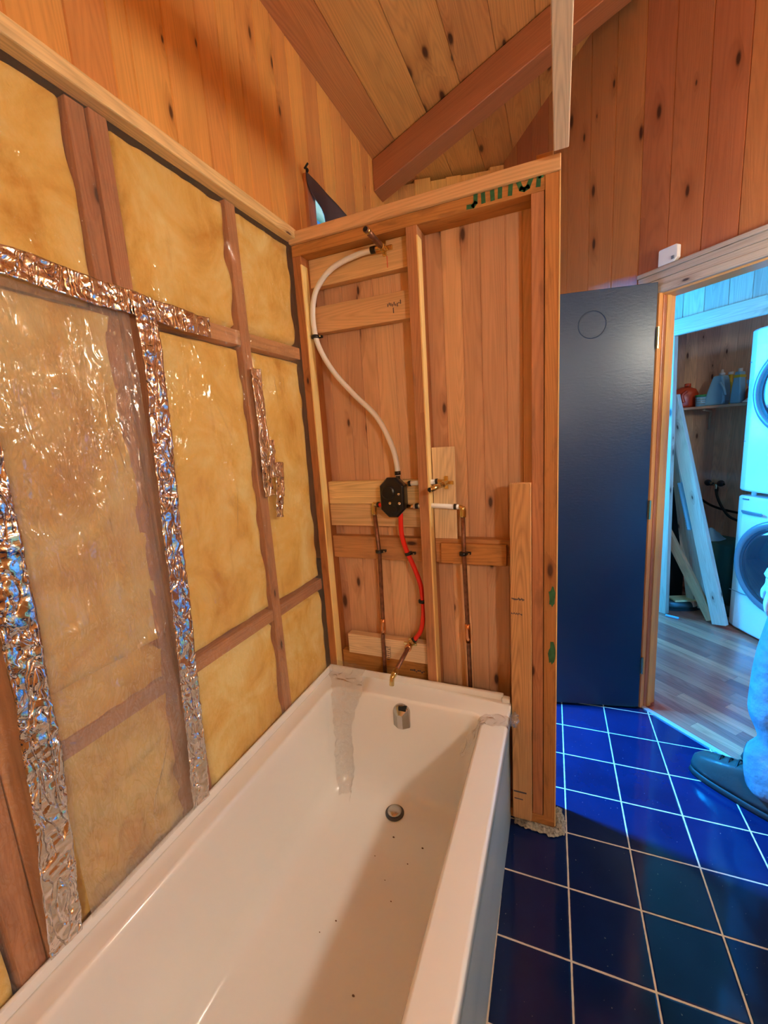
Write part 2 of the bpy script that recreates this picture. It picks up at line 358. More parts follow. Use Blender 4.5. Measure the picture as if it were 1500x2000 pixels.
    def grid(s, fn, nu, nv):
        base = len(s.v)
        for j in range(nv + 1):
            for i in range(nu + 1): s.v.append(tuple(fn(i / nu, j / nv)))
        for j in range(nv):
            for i in range(nu):
                a = base + j * (nu + 1) + i; s.f.append((a, a + 1, a + nu + 2, a + nu + 1)); s.uv += [(i / nu, j / nv), ((i + 1) / nu, j / nv), ((i + 1) / nu, (j + 1) / nv), (i / nu, (j + 1) / nv)]
        return s
    def build(s, name, mat, parent=None, smooth=False, bevel=0, solid=0, sub=0, merge=True):
        me = bpy.data.meshes.new(name); me.from_pydata(s.v, [], s.f); uvl = me.uv_layers.new(name='UVMap')
        for i, c in enumerate(s.uv): uvl.data[i].uv = c
        bm = bmesh.new(); bm.from_mesh(me)
        if merge: bmesh.ops.remove_doubles(bm, verts=bm.verts, dist=.00005)
        bmesh.ops.recalc_face_normals(bm, faces=bm.faces) if merge else None
        bm.to_mesh(me); bm.free()
        me.materials.append(M[mat] if isinstance(mat, str) else mat)
        if smooth:
            for p in me.polygons: p.use_smooth = True
        o = bpy.data.objects.new(name, me); COL.objects.link(o)
        if parent is not None:
            o.parent = parent
            o.matrix_parent_inverse = Matrix.Translation(parent.location).inverted() if parent.type == 'EMPTY' else parent.matrix_basis.inverted()
        if sub:
            mo = o.modifiers.new('sub', 'SUBSURF'); mo.levels = sub; mo.render_levels = sub
        if solid:
            mo = o.modifiers.new('solid', 'SOLIDIFY'); mo.thickness = solid
        if bevel:
            mo = o.modifiers.new('bevel', 'BEVEL'); mo.width = bevel; mo.segments = 2; mo.limit_method = 'ANGLE'; mo.angle_limit = math.radians(50)
        return o
def tag(o, label, cat, group=None):
    o['label'] = label; o['category'] = cat
    if group: o['group'] = group
    return o
def struct(o, label=None):
    o['kind'] = 'structure'
    if label: o['label'] = label
    return o
def thing(name, label, cat, loc=(0, 0, 0), group=None):
    o = bpy.data.objects.new(name, None); COL.objects.link(o); o.location = loc; o.empty_display_size = .05
    return tag(o, label, cat, group)
def rrect(x0, x1, y0, y1, r, z, n=6):
    pts = []
    for cx, cy, a0 in ((x1 - r, y1 - r, 0), (x0 + r, y1 - r, 90), (x0 + r, y0 + r, 180), (x1 - r, y0 + r, 270)):
        for i in range(n + 1):
            a = math.radians(a0 + 90 * i / n); pts.append((cx + r * math.cos(a), cy + r * math.sin(a), z))
    return pts
def catmull(P, n=8):
    P = [Vector(p) for p in P]; out = []
    for i in range(len(P) - 1):
        p0 = P[max(i - 1, 0)]; p1 = P[i]; p2 = P[i + 1]; p3 = P[min(i + 2, len(P) - 1)]
        for k in range(n):
            t = k / n; out.append(.5 * ((2 * p1) + (p2 - p0) * t + (2 * p0 - 5 * p1 + 4 * p2 - p3) * t * t + (3 * p1 - p0 - 3 * p2 + p3) * t ** 3))
    out.append(P[-1]); return out
def zc(x): return 2.862 + .405 * x
YB = -2.8      # back of the bathroom

# ------------------------------------------------------------ setting: floors
mb = MB(); mb.face([(-.1, YB, 0), (2.05, YB, 0), (2.05, .14, 0), (-.0, 2.19, 0), (-.1, 2.29, 0)], [(0, 0)] * 5)
struct(mb.build('floor', 'tile', merge=False), 'glossy navy blue tiled bathroom floor with tan grout')
# laundry floor: strips of boards parallel to the doorway wall
mb = MB(); d = Vector((1, -1, 0)) / R2; nrm = Vector((1, 1, 0)) / R2
O = Vector((1.095, 1.095, -.001)); w = .058; k = 0; off0 = 0
while off0 < 3.4:
    s0 = -2.2 + random.uniform(-.5, 0)
    while s0 < 5.6:
        ln = random.uniform(.5, 1.3); ou, ov = off()
        a = O + nrm * off0 + d * s0
        q = [(0, 0), (w - .0008, 0), (w - .0008, ln - .001), (0, ln - .001)]
        mb.face([a + nrm * u + d * v for u, v in q], [(ou + u, ov + v) for u, v in q]); s0 += ln
    off0 += w
struct(mb.build('floor', 'floorwood', merge=False), 'brown hardwood strip floor of the laundry beyond the doorway')
mb = MB(); mb.box(-.3, 5, -4.2, 6, -.06, -.012); struct(mb.build('floor', 'dark'), 'dark subfloor below')
mb = MB(); a = Vector((1.31, .868, .003)); mb.obox(a + d * .40 + nrm * .004, (d, nrm, (0, 0, 1)), (.40, .011, .004)); tag(mb.build('threshold_strip', 'strip_metal', bevel=.002), 'bright metal threshold strip across the doorway floor', 'threshold')

# ------------------------------------------------------------ setting: left wall
mb = MB(); mb.box(-.20, -.15, YB, .17, -.05, 2.95); mb.box(-.20, -.15, .77, 2.4, -.05, 2.95); mb.box(-.20, -.15, .17, .77, -.05, .95); mb.box(-.20, -.15, .17, .77, 2.46, 2.95)
struct(mb.build('wall_left_sheathing', 'plaster'))
mb = MB(); X0 = .012
seams = [YB + .1 * i for i in range(18)] + [-.97, -.86, -.748, -.652, -.60, -.494, -.376, -.29, -.203, -.11, -.018, .07, .165]
seams = sorted(seams)
for y0, y1 in zip(seams, seams[1:]):
    bot = 2.19 if y1 <= .0 else 0.0
    if y1 > 0 and y0 < .02: bot = 2.21
    mb.plank((X0, y0, 0), (0, 1, 0), (0, 0, 1), (1, 0, 0), y1 - y0, zc(0) + .01, zc(0) + .01, bot, bot)
ws = [.165, .282, .383, .48, .578, .675, .775]
for y0, y1 in zip(ws, ws[1:]):
    mb.plank((X0, y0, 0), (0, 1, 0), (0, 0, 1), (1, 0, 0), y1 - y0, zc(0) + .01, zc(0) + .01, 2.46, 2.46)
    mb.plank((X0, y0, 0), (0, 1, 0), (0, 0, 1), (1, 0, 0), y1 - y0, .95, .95)
for y0, y1 in zip([.775, .87, .965], [.87, .965, 1.05]):
    mb.plank((X0, y0, 0), (0, 1, 0), (0, 0, 1), (1, 0, 0), y1 - y0, zc(0) + .01, zc(0) + .01)
struct(mb.build('wall_left', 'pine_upper', merge=False), 'upper left wall of orange varnished vertical pine boards')
# reveal + casing + pane of window
win = MB(); win.box(-.15, .012, .165, .172, .95, 2.46).box(-.15, .012, .768, .775, .95, 2.46).box(-.15, .012, .165, .775, 2.455, 2.465).box(-.15, .012, .165, .775, .94, .95)
wi = struct(win.build('window_1', 'jamb'), 'window behind the stud wall, mostly hidden by a dark cloth')
c_ = MB(); c_.box(.012, .026, .112, .168, .88, 2.46).box(.012, .026, .772, .83, .88, 2.53).box(.012, .032, .10, .84, .88, .95)
c_.build('window_casing', 'stud_pink', wi, bevel=.002)
c_ = MB(); c_.box(-.13, -.125, .17, .77, .95, 2.46); c_.build('window_pane', 'pane', wi)
c_ = MB(); c_.box(-.14, -.115, .172, .20, .95, 2.46).box(-.14, -.115, .74, .77, .95, 2.46).box(-.14, -.115, .172, .77, 2.42, 2.46).box(-.14, -.115, .172, .77, .95, .98).box(-.135, -.118, .33, .345, .95, 2.46)
c_.build('window_sash', 'blue_plastic', wi)
# trim under the upper boards
mb = MB(); mb.box(-.01, .030, YB, .0, 2.186, 2.221); struct(mb.build('trim_1', 'block', bevel=.004), 'narrow pine trim strip between plastic sheet and upper boards')

# ------------------------------------------------------------ ceiling
mb = MB(); sl = math.atan(.405); Uc = Vector((math.cos(sl), 0, math.sin(sl))); Nc = Vector((math.sin(sl), 0, -math.cos(sl)))
xs = [-.02, .137, .305, .470, .634]
while xs[-1] < 5.0: xs.append(xs[-1] + .165)
for x0, x1 in zip(xs, xs[1:]):
    mb.plank((x0, -4.2, zc(x0)), Uc, (0, 1, 0), Nc, (x1 - x0) / math.cos(sl), 8.6, 8.6, 0, 0, .004, .03)
struct(mb.build('ceiling', 'pine_ceiling', merge=False), 'sloped ceiling of wide orange pine boards')
mb = MB(); mb.obox((2.4, 0.3, zc(2.4) + .12), (Uc, (0, 1, 0), Nc), (3.3, 4.6, .05)); struct(mb.build('ceiling_deck', 'plaster'))
# rafter beam
mb = MB()
def beamz(x): return zc(x) - .006
x0, x1, ya, yb, h = .013, 2.9, .82, .94, .145
for (A, B) in (((x0, ya), (x1, ya)),):
    q = [(x0, ya, beamz(x0)), (x1, ya, beamz(x1)), (x1, ya, beamz(x1) - h), (x0, ya, beamz(x0) - h)]
    r_ = [(p[0], yb, p[2]) for p in q]; ou, ov = off()
    mb.face(q, [(ou + .15 * (i > 1), ov + p[0]) for i, p in enumerate(q)]); mb.face(r_[::-1], [(ou + 1, ov + p[0]) for p in r_[::-1]])
    for i in range(4):
        j = (i + 1) % 4; mb.face([q[j], q[i], r_[i], r_[j]], [(ou + .3, ov + q[j][0]), (ou + .3, ov + q[i][0]), (ou + .42, ov + q[i][0]), (ou + .42, ov + q[j][0])])
tag(mb.build('rafter_beam', 'beam', bevel=.004), 'dark reddish brown solid wood rafter crossing under the ceiling', 'beam')

# ------------------------------------------------------------ angled doorway wall  (x + y = 2.19)
mb = MB(); Vz = (0, 0, 1); dd = Vector((1, -1, 0)) / R2; Nw = Vector((-1, -1, 0)) / R2
DX0, DX1, DZ = 1.322, 2.0, 2.012
sm = [.575, .66, .75, .84, .937, 1.037, 1.135, 1.234, 1.326, 1.423, 1.515, 1.61, 1.70, 1.79, 1.88, 1.97, 2.05]
for a, b in zip(sm, sm[1:]):
    w_ = (b - a) * R2; P = (a, 2.19 - a, 0); bot = DZ + .05 if (a > DX0 - .06 and b < DX1 + .08) else 0
    mb.plank(P, dd, Vz, Nw, w_, zc(a) + .01, zc(b) + .01, bot, bot)
struct(mb.build('wall_angled', 'pine_red', merge=False), 'tall reddish vertical pine board wall above the laundry doorway')
# niche wall from (0,1.04) to (.575,1.615)
mb = MB(); d2 = Vector((1, 1, 0)) / R2; N2 = Vector((1, -1, 0)) / R2
sn = [-.02 + .0745 * i for i in range(9)]
for a, b in zip(sn, sn[1:]):
    ja = random.uniform(-.035, -.005)
    mb.plank((a, 1.04 + a, 0), d2, Vz, N2, (b - a) * R2, zc(a) + ja, zc(b) + ja)
struct(mb.build('wall_niche', 'pine_upper', merge=False), 'short orange pine board wall behind the stud wall')
mb = MB(); mb.beam((-.1, .99, 1.5), (.6, 1.69, 1.5), .02, 3.4, (0, 0, 1)); struct(mb.build('wall_niche_back', 'plaster'))
# wall backs so that light does not leak round
mb = MB(); mb.obox((.47, 1.76, 1.8), (dd, Nw, (0, 0, 1)), (1.19, .035, 1.8)); struct(mb.build('wall_angled_core', 'plaster'))
mb = MB(); mb.obox((1.645, .585, 2.80), (dd, Nw, (0, 0, 1)), (.56, .035, .74)); struct(mb.build('wall_angled_core', 'plaster'))
for o_ in [o for o in COL.objects if o.name.startswith('wall_angled_core') or o.name == 'wall_niche_back']:
    o_.location += Vector((1, 1, 0)) / R2 * .052 if 'angled' in o_.name else Vector((-.05, .05, 0))
# door frame
fr = MB()
def dp(x, depth, z): # point on the doorway wall: x on the front plane, depth behind it
    return Vector((x, 2.19 - x, z)) + Vector((1, 1, 0)) / R2 * depth
def wbox(mb, xa, xb, da, db, z0, z1):
    c = (dp((xa + xb) / 2, (da + db) / 2, (z0 + z1) / 2)); mb.obox(c, (dd, -Nw, (0, 0, 1)), (abs(xb - xa) * R2 / 2, abs(db - da) / 2, abs(z1 - z0) / 2)); return mb
wbox(fr, DX0 - .012, DX0, -.022, .085, 0, DZ); wbox(fr, DX1, DX1 + .012, -.004, .085, 0, DZ); 
j = struct(fr.build('door_1_frame', 'jamb', bevel=.003), 'orange pine door jamb beside the navy door')
j.name = 'door_1'
f2 = MB(); wbox(f2, DX0 - .06, DX0 - .012, -.018, 0, 0, DZ); wbox(f2, DX1 + .012, DX1 + .034, -.018, 0, 0, DZ); f2.build('side_casing', 'jamb', j, bevel=.004)
f2 = MB(); wbox(f2, DX0 - .004, DX0 + .006, .02, .045, 0, DZ - .01); wbox(f2, DX0, DX1, -.004, .085, DZ - .012, DZ); f2.build('door_stop', 'jamb', j, bevel=.002)
f2 = MB(); z0 = DZ - .004
for (da, db, za, zb) in ((-.024, 0, z0, z0 + .030), (-.016, 0, z0 + .030, z0 + .058), (-.022, 0, z0 + .058, z0 + .085), (-.030, 0, z0 + .085, z0 + .103)):
    wbox(f2, DX0 - .075, DX1 + .034, da, db, za, zb)
struct(f2.build('trim_3', 'whitewood', bevel=.003), 'pale moulded head casing across the top of the doorway')
# small white sensor on casing
sn_ = thing('door_sensor', 'small white plastic box sitting on top of the door casing', 'sensor', tuple(dp(1.335, -.02, DZ + .10)))
s_ = MB(); cx = 1.34
s_.loft([[tuple(dp(cx + u, -.002 - dpt, DZ + .101 + v)) for u, v in ((-.028, 0), (.020, 0), (.030, .014), (.030, .062), (.024, .066), (-.024, .066), (-.028, .062))] for dpt in (0, .022)], True, True)
s_.build('sensor_body', 'white_plastic', sn_, bevel=.003)
s_ = MB(); s_.obox(dp(cx + .018, -.026, DZ + .118), (dd, Nw, (0, 0, 1)), (.005, .003, .006)); s_.build('sensor_button', 'grey_ring', sn_)

# navy door, standing open behind the stud wall
dr = thing('navy_door', 'flat navy blue painted door standing wide open behind the stud wall', 'door', (1.297, .842, 0))
hx, hy = 1.297, .842; ang = math.atan2(.765 - .842, .91 - 1.297); dv = Vector((math.cos(ang), math.sin(ang), 0)); dn = Vector((-dv.y, dv.x, 0))
m_ = MB(); m_.obox(Vector((hx, hy, 0)) + dv * .35 - dn * .018 * (1 if dn.y < 0 else -1) + Vector((0, 0, 1.031)), (dv, dn, (0, 0, 1)), (.35, .0175, 1.019)); m_.build('door_panel', 'door_paint', dr, bevel=.0015)
for z in (.25, 1.05, 1.82):
    h_ = MB(); h_.tube([(hx + .006, hy - .006, z - .045), (hx + .006, hy - .006, z + .045)], .006, 10); h_.build('hinge', 'brass', dr)
m_ = MB()
fn = -dn if dn.y > 0 else dn
ctr = Vector((1.045, 0, 1.93)); 
def ond(s, z, o=.0006): return Vector((hx, hy, z)) + dv * s + fn * o
ring = [ond(.262 + .058 * math.cos(a) , 1.905 + .058 * math.sin(a), .0004) for a in [i * math.pi / 24 for i in range(49)]]
m_.tube(ring, .0022, 6, cap=False); m_.build('round_scuff_mark', 'door_paint', dr, smooth=True)

# ------------------------------------------------------------ rest of the shell (behind and beside the camera)
mb = MB(); n_ = 12; wdt = (2.05) / n_
for i in range(n_): mb.plank((i * wdt, YB, 0), (1, 0, 0), Vz, (0, 1, 0), wdt, zc(i * wdt), zc((i + 1) * wdt))
struct(mb.build('wall_back', 'pine_upper', merge=False))
mb = MB(); n_ = 22; wdt = 2.94 / n_
for i in range(n_): mb.plank((2.05, .14 - i * wdt, 0), (0, -1, 0), Vz, (-1, 0, 0), wdt, zc(2.05), zc(2.05))
struct(mb.build('wall_right', 'pine_upper', merge=False))
mb = MB(); mb.box(2.075, 2.12, YB - .05, .12, 0, 3.8); struct(mb.build('wall_right_core', 'plaster'))
mb = MB(); mb.box(-.2, 2.12, YB - .1, YB - .03, 0, 3.8); struct(mb.build('wall_back_core', 'plaster'))
# hall shell
mb = MB(); mb.box(4.3, 4.36, -2.8, 5, 0, 4.8); struct(mb.build('wall_hall_right', 'pine_red'))
mb = MB(); mb.box(2.1, 2.42, -2.86, -2.8, 0, 4.8).box(3.58, 4.36, -2.86, -2.8, 0, 4.8).box(2.42, 3.58, -2.86, -2.8, 2.15, 4.8).box(2.42, 3.58, -2.86, -2.8, 0, .55); struct(mb.build('wall_hall_back', 'pine_red'))
w2 = MB(); w2.box(2.42, 2.47, -2.84, -2.78, .55, 2.15).box(3.53, 3.58, -2.84, -2.78, .55, 2.15).box(2.42, 3.58, -2.84, -2.78, 2.1, 2.15).box(2.42, 3.58, -2.84, -2.78, .55, .6).box(2.98, 3.01, -2.84, -2.78, .55, 2.15)
w2 = struct(w2.build('window_2', 'white_plastic')); p2 = MB(); p2.box(2.45, 3.55, -2.815, -2.81, .58, 2.12); p2.build('window_pane', 'pane', w2)

# ------------------------------------------------------------ laundry alcove: header wall (x+y=3.8), far wall (x+y=5.1)
def ap(c, x, z): return Vector((x, c - x, z))
mb = MB(); xs_ = [1.10 + .0945 * i for i in range(22)]
xs_ = [x + (1.667 - 1.667) for x in xs_]
base_ = [1.10, 1.19, 1.285, 1.38, 1.475, 1.57, 1.667, 1.76, 1.859, 1.947, 2.04, 2.135, 2.23, 2.325, 2.42, 2.515, 2.61, 2.7, 2.8, 2.9, 3.0]
for a, b in zip(base_, base_[1:]):
    mb.plank(ap(3.8, a, 0), dd, Vz, Nw, (b - a) * R2, zc(a), zc(b), 2.03 if a > 1.55 else 0, 2.03 if a > 1.55 else 0)
struct(mb.build('wall_laundry_header', 'whitewood', merge=False), 'pale knotty board wall above the laundry alcove')
mb = MB(); c = (ap(3.8, 2.3, 2.072)); mb.obox(c, (dd, Nw, (0, 0, 1)), (1.0, .018, .052)); struct(mb.build('trim_2', 'whitewood', bevel=.004), 'pale board trim along the bottom of the alcove header')
mb = MB(); mb.obox(ap(3.83, 2.3, 2.9) + Vector((.03, .03, 0)), (dd, Nw, (0, 0, 1)), (1.0, .03, .85)); struct(mb.build('wall_laundry_header_core', 'plaster'))
mb = MB(); mb.obox(ap(3.83, 1.02, 1.8) + Vector((.03, .03, 0)), (dd, Nw, (0, 0, 1)), (.77, .03, 1.8)); struct(mb.build('wall_laundry_header_core', 'plaster'))
mb = MB(); sf = [1.30, 1.42, 1.54, 1.66, 1.79, 1.925, 1.995, 2.121, 2.206, 2.33, 2.45, 2.58, 2.7, 2.83, 2.95, 3.08, 3.2]
for a, b in zip(sf, sf[1:]): mb.plank(ap(5.1, a, 0), dd, Vz, Nw, (b - a) * R2, zc(a), zc(b))
struct(mb.build('wall_laundry_far', 'closetwood', merge=False), 'knotty pine board wall at the back of the laundry alcove')
mb = MB(); mb.obox(ap(5.2, 2.3, 1.9), (dd, Nw, (0, 0, 1)), (1.9, .02, 2.4)); struct(mb.build('wall_laundry_far_core', 'plaster'))
mb = MB(); mb.beam((1.05, 2.62, 1.7), (1.45, 3.9, 1.7), .03, 3.4); struct(mb.build('wall_laundry_left', 'closetwood'))
ha, hb = Vector((.46, 3.42, 0)), Vector((-.40, 2.55, 0)); hd = (hb - ha).normalized(); hl = (hb - ha).length
def hbeam(mb, a, b, z0, z1, t=.03): mb.obox(ha + hd * (a + b) / 2 + Vector((0, 0, (z0 + z1) / 2)), (hd, (-hd.y, hd.x, 0), (0, 0, 1)), ((b - a) / 2, t / 2, (z1 - z0) / 2))
mb = MB(); hbeam(mb, 0, .10, 0, 3.5); hbeam(mb, 1.04, hl, 0, 3.5); hbeam(mb, .10, 1.04, 0, 1.2); hbeam(mb, .10, 1.04, 2.3, 3.5); struct(mb.build('wall_hall_left', 'pine_red'))
mb = MB(); hbeam(mb, .08, .13, 1.17, 2.33, .05); hbeam(mb, 1.01, 1.06, 1.17, 2.33, .05); hbeam(mb, .08, 1.06, 1.17, 1.21, .05); hbeam(mb, .08, 1.06, 2.29, 2.33, .05); w3 = struct(mb.build('window_3', 'white_plastic')); mb = MB(); hbeam(mb, .11, 1.03, 1.2, 2.3, .004); mb.build('window_pane', 'pane', w3)
mb = MB(); mb.beam((3.0, 2.1, 1.9), (4.4, 2.1, 1.9), .03, 4.4); struct(mb.build('wall_hall_end', 'pine_red'))

# ------------------------------------------------------------ outside the window
mb = MB(); mb.face([(-.95, 1.2, 1.9), (-.95, 3.2, 1.9), (-.95, 3.2, 4.6), (-.95, 1.2, 4.6)], [(0, 0), (1, 0), (1, 1), (0, 1)])
hw = thing('house_wrap_panel', 'pale wrapped panel with dark lettering outside the window', 'building panel', (-.95, 2.2, 1.9))
mb.build('wrap_sheet', 'tyvek', hw, merge=False)

# ================================================================ end stud wall
def stud(name, x0, x1, y0, y1, z0, z1, mat, label, strip=None, group=None):
    b = MB(); b.box(x0, x1, y0, y1, z0, z1); o = tag(b.build(name, mat, bevel=.002), label, 'stud' if 'stud' in name else 'lumber', group)
    if strip:
        s = MB(); s.box(x1 - .004, x1 + .0015, y0 - .001, y0 + strip, z0 + .3, z1 - .03); s.build('lit_strip', 'lit_or_pale_edge', o, bevel=.001)  # pale strip paints in the grazing lamp light on the stud side
    return o
stud('wall_stud', .002, .038, 0, .089, .04, 2.134, 'stud', 'leftmost stud of the tub end wall, against the yellow insulation', .040)
stud('wall_stud', .440, .479, 0, .089, .04, 2.134, 'stud_pink', 'middle stud of the tub end wall, right of the black valve', .042)
stud('wall_stud', .826, .862, 0, .089, .04, 2.134, 'stud_pink', 'inner of the two right end studs, behind the short post')
o_ = stud('wall_stud', .864, .903, -.002, .089, .04, 2.172, 'stud', 'outermost right stud of the tub end wall with green paint marks')
g_ = MB(); g_.box(.9025, .9060, -.003, .10, .01, 2.172); g_.build('edge_board', 'lit_or_pale_edge', o_)
def blotch(mb, cx, cz, rx_, rz_, y, n=16, seed=0):
    random.seed(seed); pts = []
    for i in range(n):
        a = 2 * math.pi * i / n; k = random.uniform(.65, 1.1); pts.append((cx + rx_ * k * math.cos(a), y, cz + rz_ * k * math.sin(a)))
    q = [(p[0], p[1] - .0008, p[2]) for p in pts]; mb.loft([pts, q], True, True)
g_ = MB(); blotch(g_, .890, .91, .012, .038, -.0022, seed=3); g_.build('green_paint_mark', 'green_ink', o_)
g_ = MB(); blotch(g_, .890, .70, .012, .046, -.0022, seed=5); g_.build('green_paint_mark', 'green_ink', o_)
b = MB(); b.box(.002, .864, 0, .089, 2.134, 2.172); tp = tag(b.build('top_plate', 'stud', bevel=.002), 'lower top plate of the end wall with green stencil letters', 'lumber')
# stencil letters: lower halves of block letters
lt = MB()
def stroke(pts, w=.0125, y=-.0006):
    for (a, b_) in zip(pts, pts[1:]):
        A = Vector((a[0], y, a[1])); B = Vector((b_[0], y, b_[1])); dr_ = (B - A).normalized(); sd = Vector((-dr_.z, 0, dr_.x))
        e = dr_ * w * .35; q = [A - e + sd * w / 2, A - e - sd * w / 2, B + e - sd * w / 2, B + e + sd * w / 2]
        lt.loft([[tuple(p) for p in q], [(p.x, p.y - .0006, p.z) for p in q]], True, True)
zt = 2.171
stroke([(.668, zt), (.667, 2.149), (.660, 2.142), (.644, 2.143)])
for x in (.690, .717): stroke([(x, zt - .004), (x + .001, 2.146)])
stroke([(.740, zt), (.739, 2.147)])
stroke([(.770, zt), (.768, 2.147)])
stroke([(.792, zt), (.799, 2.153), (.808, 2.149), (.818, 2.153), (.826, zt)])
stroke([(.848, zt), (.846, 2.150)]); stroke([(.848, zt - .002), (.858, zt - .001)], .006)
lt.build('stencil_lettering', 'green_ink', tp)
b = MB(); b.box(.0, .906, -.014, .092, 2.1725, 2.211); tag(b.build('cap_plate', 'lam', bevel=.003), 'lighter cap plate lying on top of the end wall', 'lumber')
b = MB(); b.box(.84, .886, 0, .085, 2.2115, 2.228); tag(b.build('wood_shim', 'stud', bevel=.002), 'small wood scrap on the cap plate beside the pale joist', 'lumber')
b = MB(); b.box(.002, .903, 0, .089, .0, .039); tag(b.build('bottom_plate', 'stud', bevel=.002), 'dark bottom plate of the end wall on the tiled floor', 'lumber')
# pale joist along y
b = MB(); b.box(.887, .925, YB + .02, -.055, 2.195, 2.284); tag(b.build('pale_joist', 'fresh', bevel=.002), 'pale unstained board running overhead towards the camera', 'lumber')
# planking behind
mb = MB(); sp = [-.0, .07, .148, .21, .273, .345, .42, .47, .533, .599, .662, .743, .795, .85, .906]
for a, b_ in zip(sp, sp[1:]): mb.plank((a, .0895, 0), (1, 0, 0), Vz, (0, -1, 0), b_ - a, 2.172, 2.172, .0, .0, .003, .016)
struct(mb.build('wall_end', 'pine_raw', merge=False), 'raw pink pine boards behind the end wall studs')
# blocks
def block(x0, x1, y0, y1, z0, z1, mat, label, tilt=0, group=None):
    b = MB(); cx, cz = (x0 + x1) / 2, (z0 + z1) / 2; ca, sa = math.cos(tilt), math.sin(tilt)
    b.obox((cx, (y0 + y1) / 2, cz), ((ca, 0, sa), (0, 1, 0), (-sa, 0, ca)), ((x1 - x0) / 2, (y1 - y0) / 2, (z1 - z0) / 2))
    return tag(b.build('blocking_board', mat, bevel=.002), label, 'lumber', group)
block(.039, .439, .050, .088, 2.035, 2.133, 'lam', 'pale blocking board under the top plate carrying the shower elbow')
block(.039, .439, .050, .088, 1.872, 1.966, 'lam', 'blocking board with knots and black print, second from the top', -.012)
block(.039, .439, .050, .088, 1.214, 1.305, 'block', 'pale blocking board behind the upper half of the black valve')
block(.039, .439, .050, .088, 1.124, 1.2125, 'block', 'pale blocking board behind the lower half of the black valve')
block(.039, .439, .050, .088, .988, 1.080, 'stud_pink', 'orange blocking board below the valve, in the left bay')
block(.480, .825, .050, .088, .990, 1.084, 'stud_pink', 'orange blocking board in the right bay beside the short post')
block(.505, .740, .030, .0495, .994, 1.070, 'stud', 'shorter darker board nailed on the right bay blocking')
block(.082, .436, .030, .068, .570, .656, 'fresh', 'fresh pale blocking board behind the tub spout', -.006)
block(.039, .439, .050, .088, .470, .566, 'stud', 'brown blocking board just above the tub rim', 0)
vbk = block(.482, .566, .042, .0495, 1.085, 1.421, 'fresh', 'fresh upright board carrying the diverter elbow, right of the middle stud')
st_ = stud('short_post', .7595, .825, -.040, -.003, .040, 1.295, 'post', 'short raw post standing in front of the right end stud')
# printed marks on lumber
def marks(name, parent, items, y, mat='blue_ink'):
    k = MB()
    for (x, z, w_, h_) in items: k.box(x - w_ / 2, x + w_ / 2, y - .0006, y, z - h_ / 2, z + h_ / 2)
    k.build(name, mat, parent)
random.seed(11)
bl = [o for o in COL.objects if o.name.startswith('blocking_board')]
marks('black_print', bl[1], [(.345 + i * .006, 1.925 + random.uniform(-.004, .004), .003, random.uniform(.004, .014)) for i in range(9)] + [(.365, 1.905, .003, .018)], .0495)
marks('grade_stamp', bl[7], [(.262 + random.uniform(-.006, .008), .62 - i * .009, .012, .0025) for i in range(7)] + [(.255, .60, .0015, .05), (.274, .60, .0015, .05)], .0295)
marks('black_smudges', bl[8], [(.352 + i * .008, .520 + random.uniform(-.003, .003), .007, random.uniform(.003, .010)) for i in range(8)], .0495)
marks('black_print', st_, [(.764 + i * .0035, .905 + random.uniform(-.002, .002), .003, random.uniform(.003, .008)) for i in range(12)], -.0403)
marks('black_print', st_, [(.763 + i * .004, .852 + random.uniform(-.002, .002), .003, random.uniform(.003, .006)) for i in range(9)], -.0403)
marks('black_smudge', st_, [(.785, .155, .045, .006)], -.0403); marks('black_smudge', st_, [(.780, .125, .03, .004)], -.0403)
random.seed(5)
# mortar strip round the foot of the wall
mb = MB(); path = [(.762, -.030), (.80, -.038), (.85, -.042), (.90, -.046), (.940, -.022), (.940, .03), (.930, .085)]
def mort(u, v):
    i = min(int(u * 6), 5); t_ = u * 6 - i; a = Vector((*path[i], 0)); b_ = Vector((*path[i + 1], 0)); p = a.lerp(b_, t_)
    inner = Vector((.90 if p.x > .9 else p.x, 0.0 if p.y < 0 or p.x < .9 else p.y, 0)); wob = noise.noise(Vector((u * 14, v * 3, 1))) * .008
    q = p.lerp(inner, v); h_ = .012 * math.sin(math.pi * min(1, v * .9 + .1)) * (1 + noise.noise(Vector((u * 30, v * 9, 4))))
    return (q.x + wob * (1 - v), q.y + wob * (1 - v), .001 + h_)
mb.grid(mort, 80, 10); tag(mb.build('mortar_strip', 'mortar', smooth=True, merge=False), 'rough grey mortar strip around the foot of the end wall', 'mortar')

# ================================================================ left wall framing
def lstud(y0, y1, z0, z1, label, group=None):
    b = MB(); b.box(-.089, -.002, y0, y1, z0, z1); return tag(b.build('wall_stud', 'stud_pink', bevel=.002), label, 'stud', group)
def lstud2(y0, y1, z0, z1, label):
    b = MB(); b.box(-.089, -.010, y0, y1, z0, z1); return tag(b.build('wall_stud', 'stud_pink', bevel=.002), label, 'stud')
lstud(-.327, -.286, .0, 2.185, 'single stud behind plastic nearest the end wall corner')
lstud2(-.762, -.723, .0, 2.185, 'left stud of the double stud behind the vertical foil strip')
lstud(-.720, -.680, .0, 2.185, 'right stud of the double stud behind the vertical foil strip')
lstud(-1.105, -1.062, .0, 2.185, 'right stud of the pair at the left photo edge')
lstud(-1.150, -1.107, .0, 2.185, 'left stud of the pair at the left photo edge')
def lblock(y0, y1, z0, z1, label, z2=None):
    b = MB(); b.box(-.089, -.003, y0, y1, z0, z1); return tag(b.build('fire_block', 'stud_pink', bevel=.002), label, 'lumber')
lblock(-.679, -.328, 1.776, 1.820, 'horizontal block between studs, just right of the foil end')
lblock(-.285, -.001, 1.778, 1.820, 'horizontal block behind plastic in the corner bay, upper')
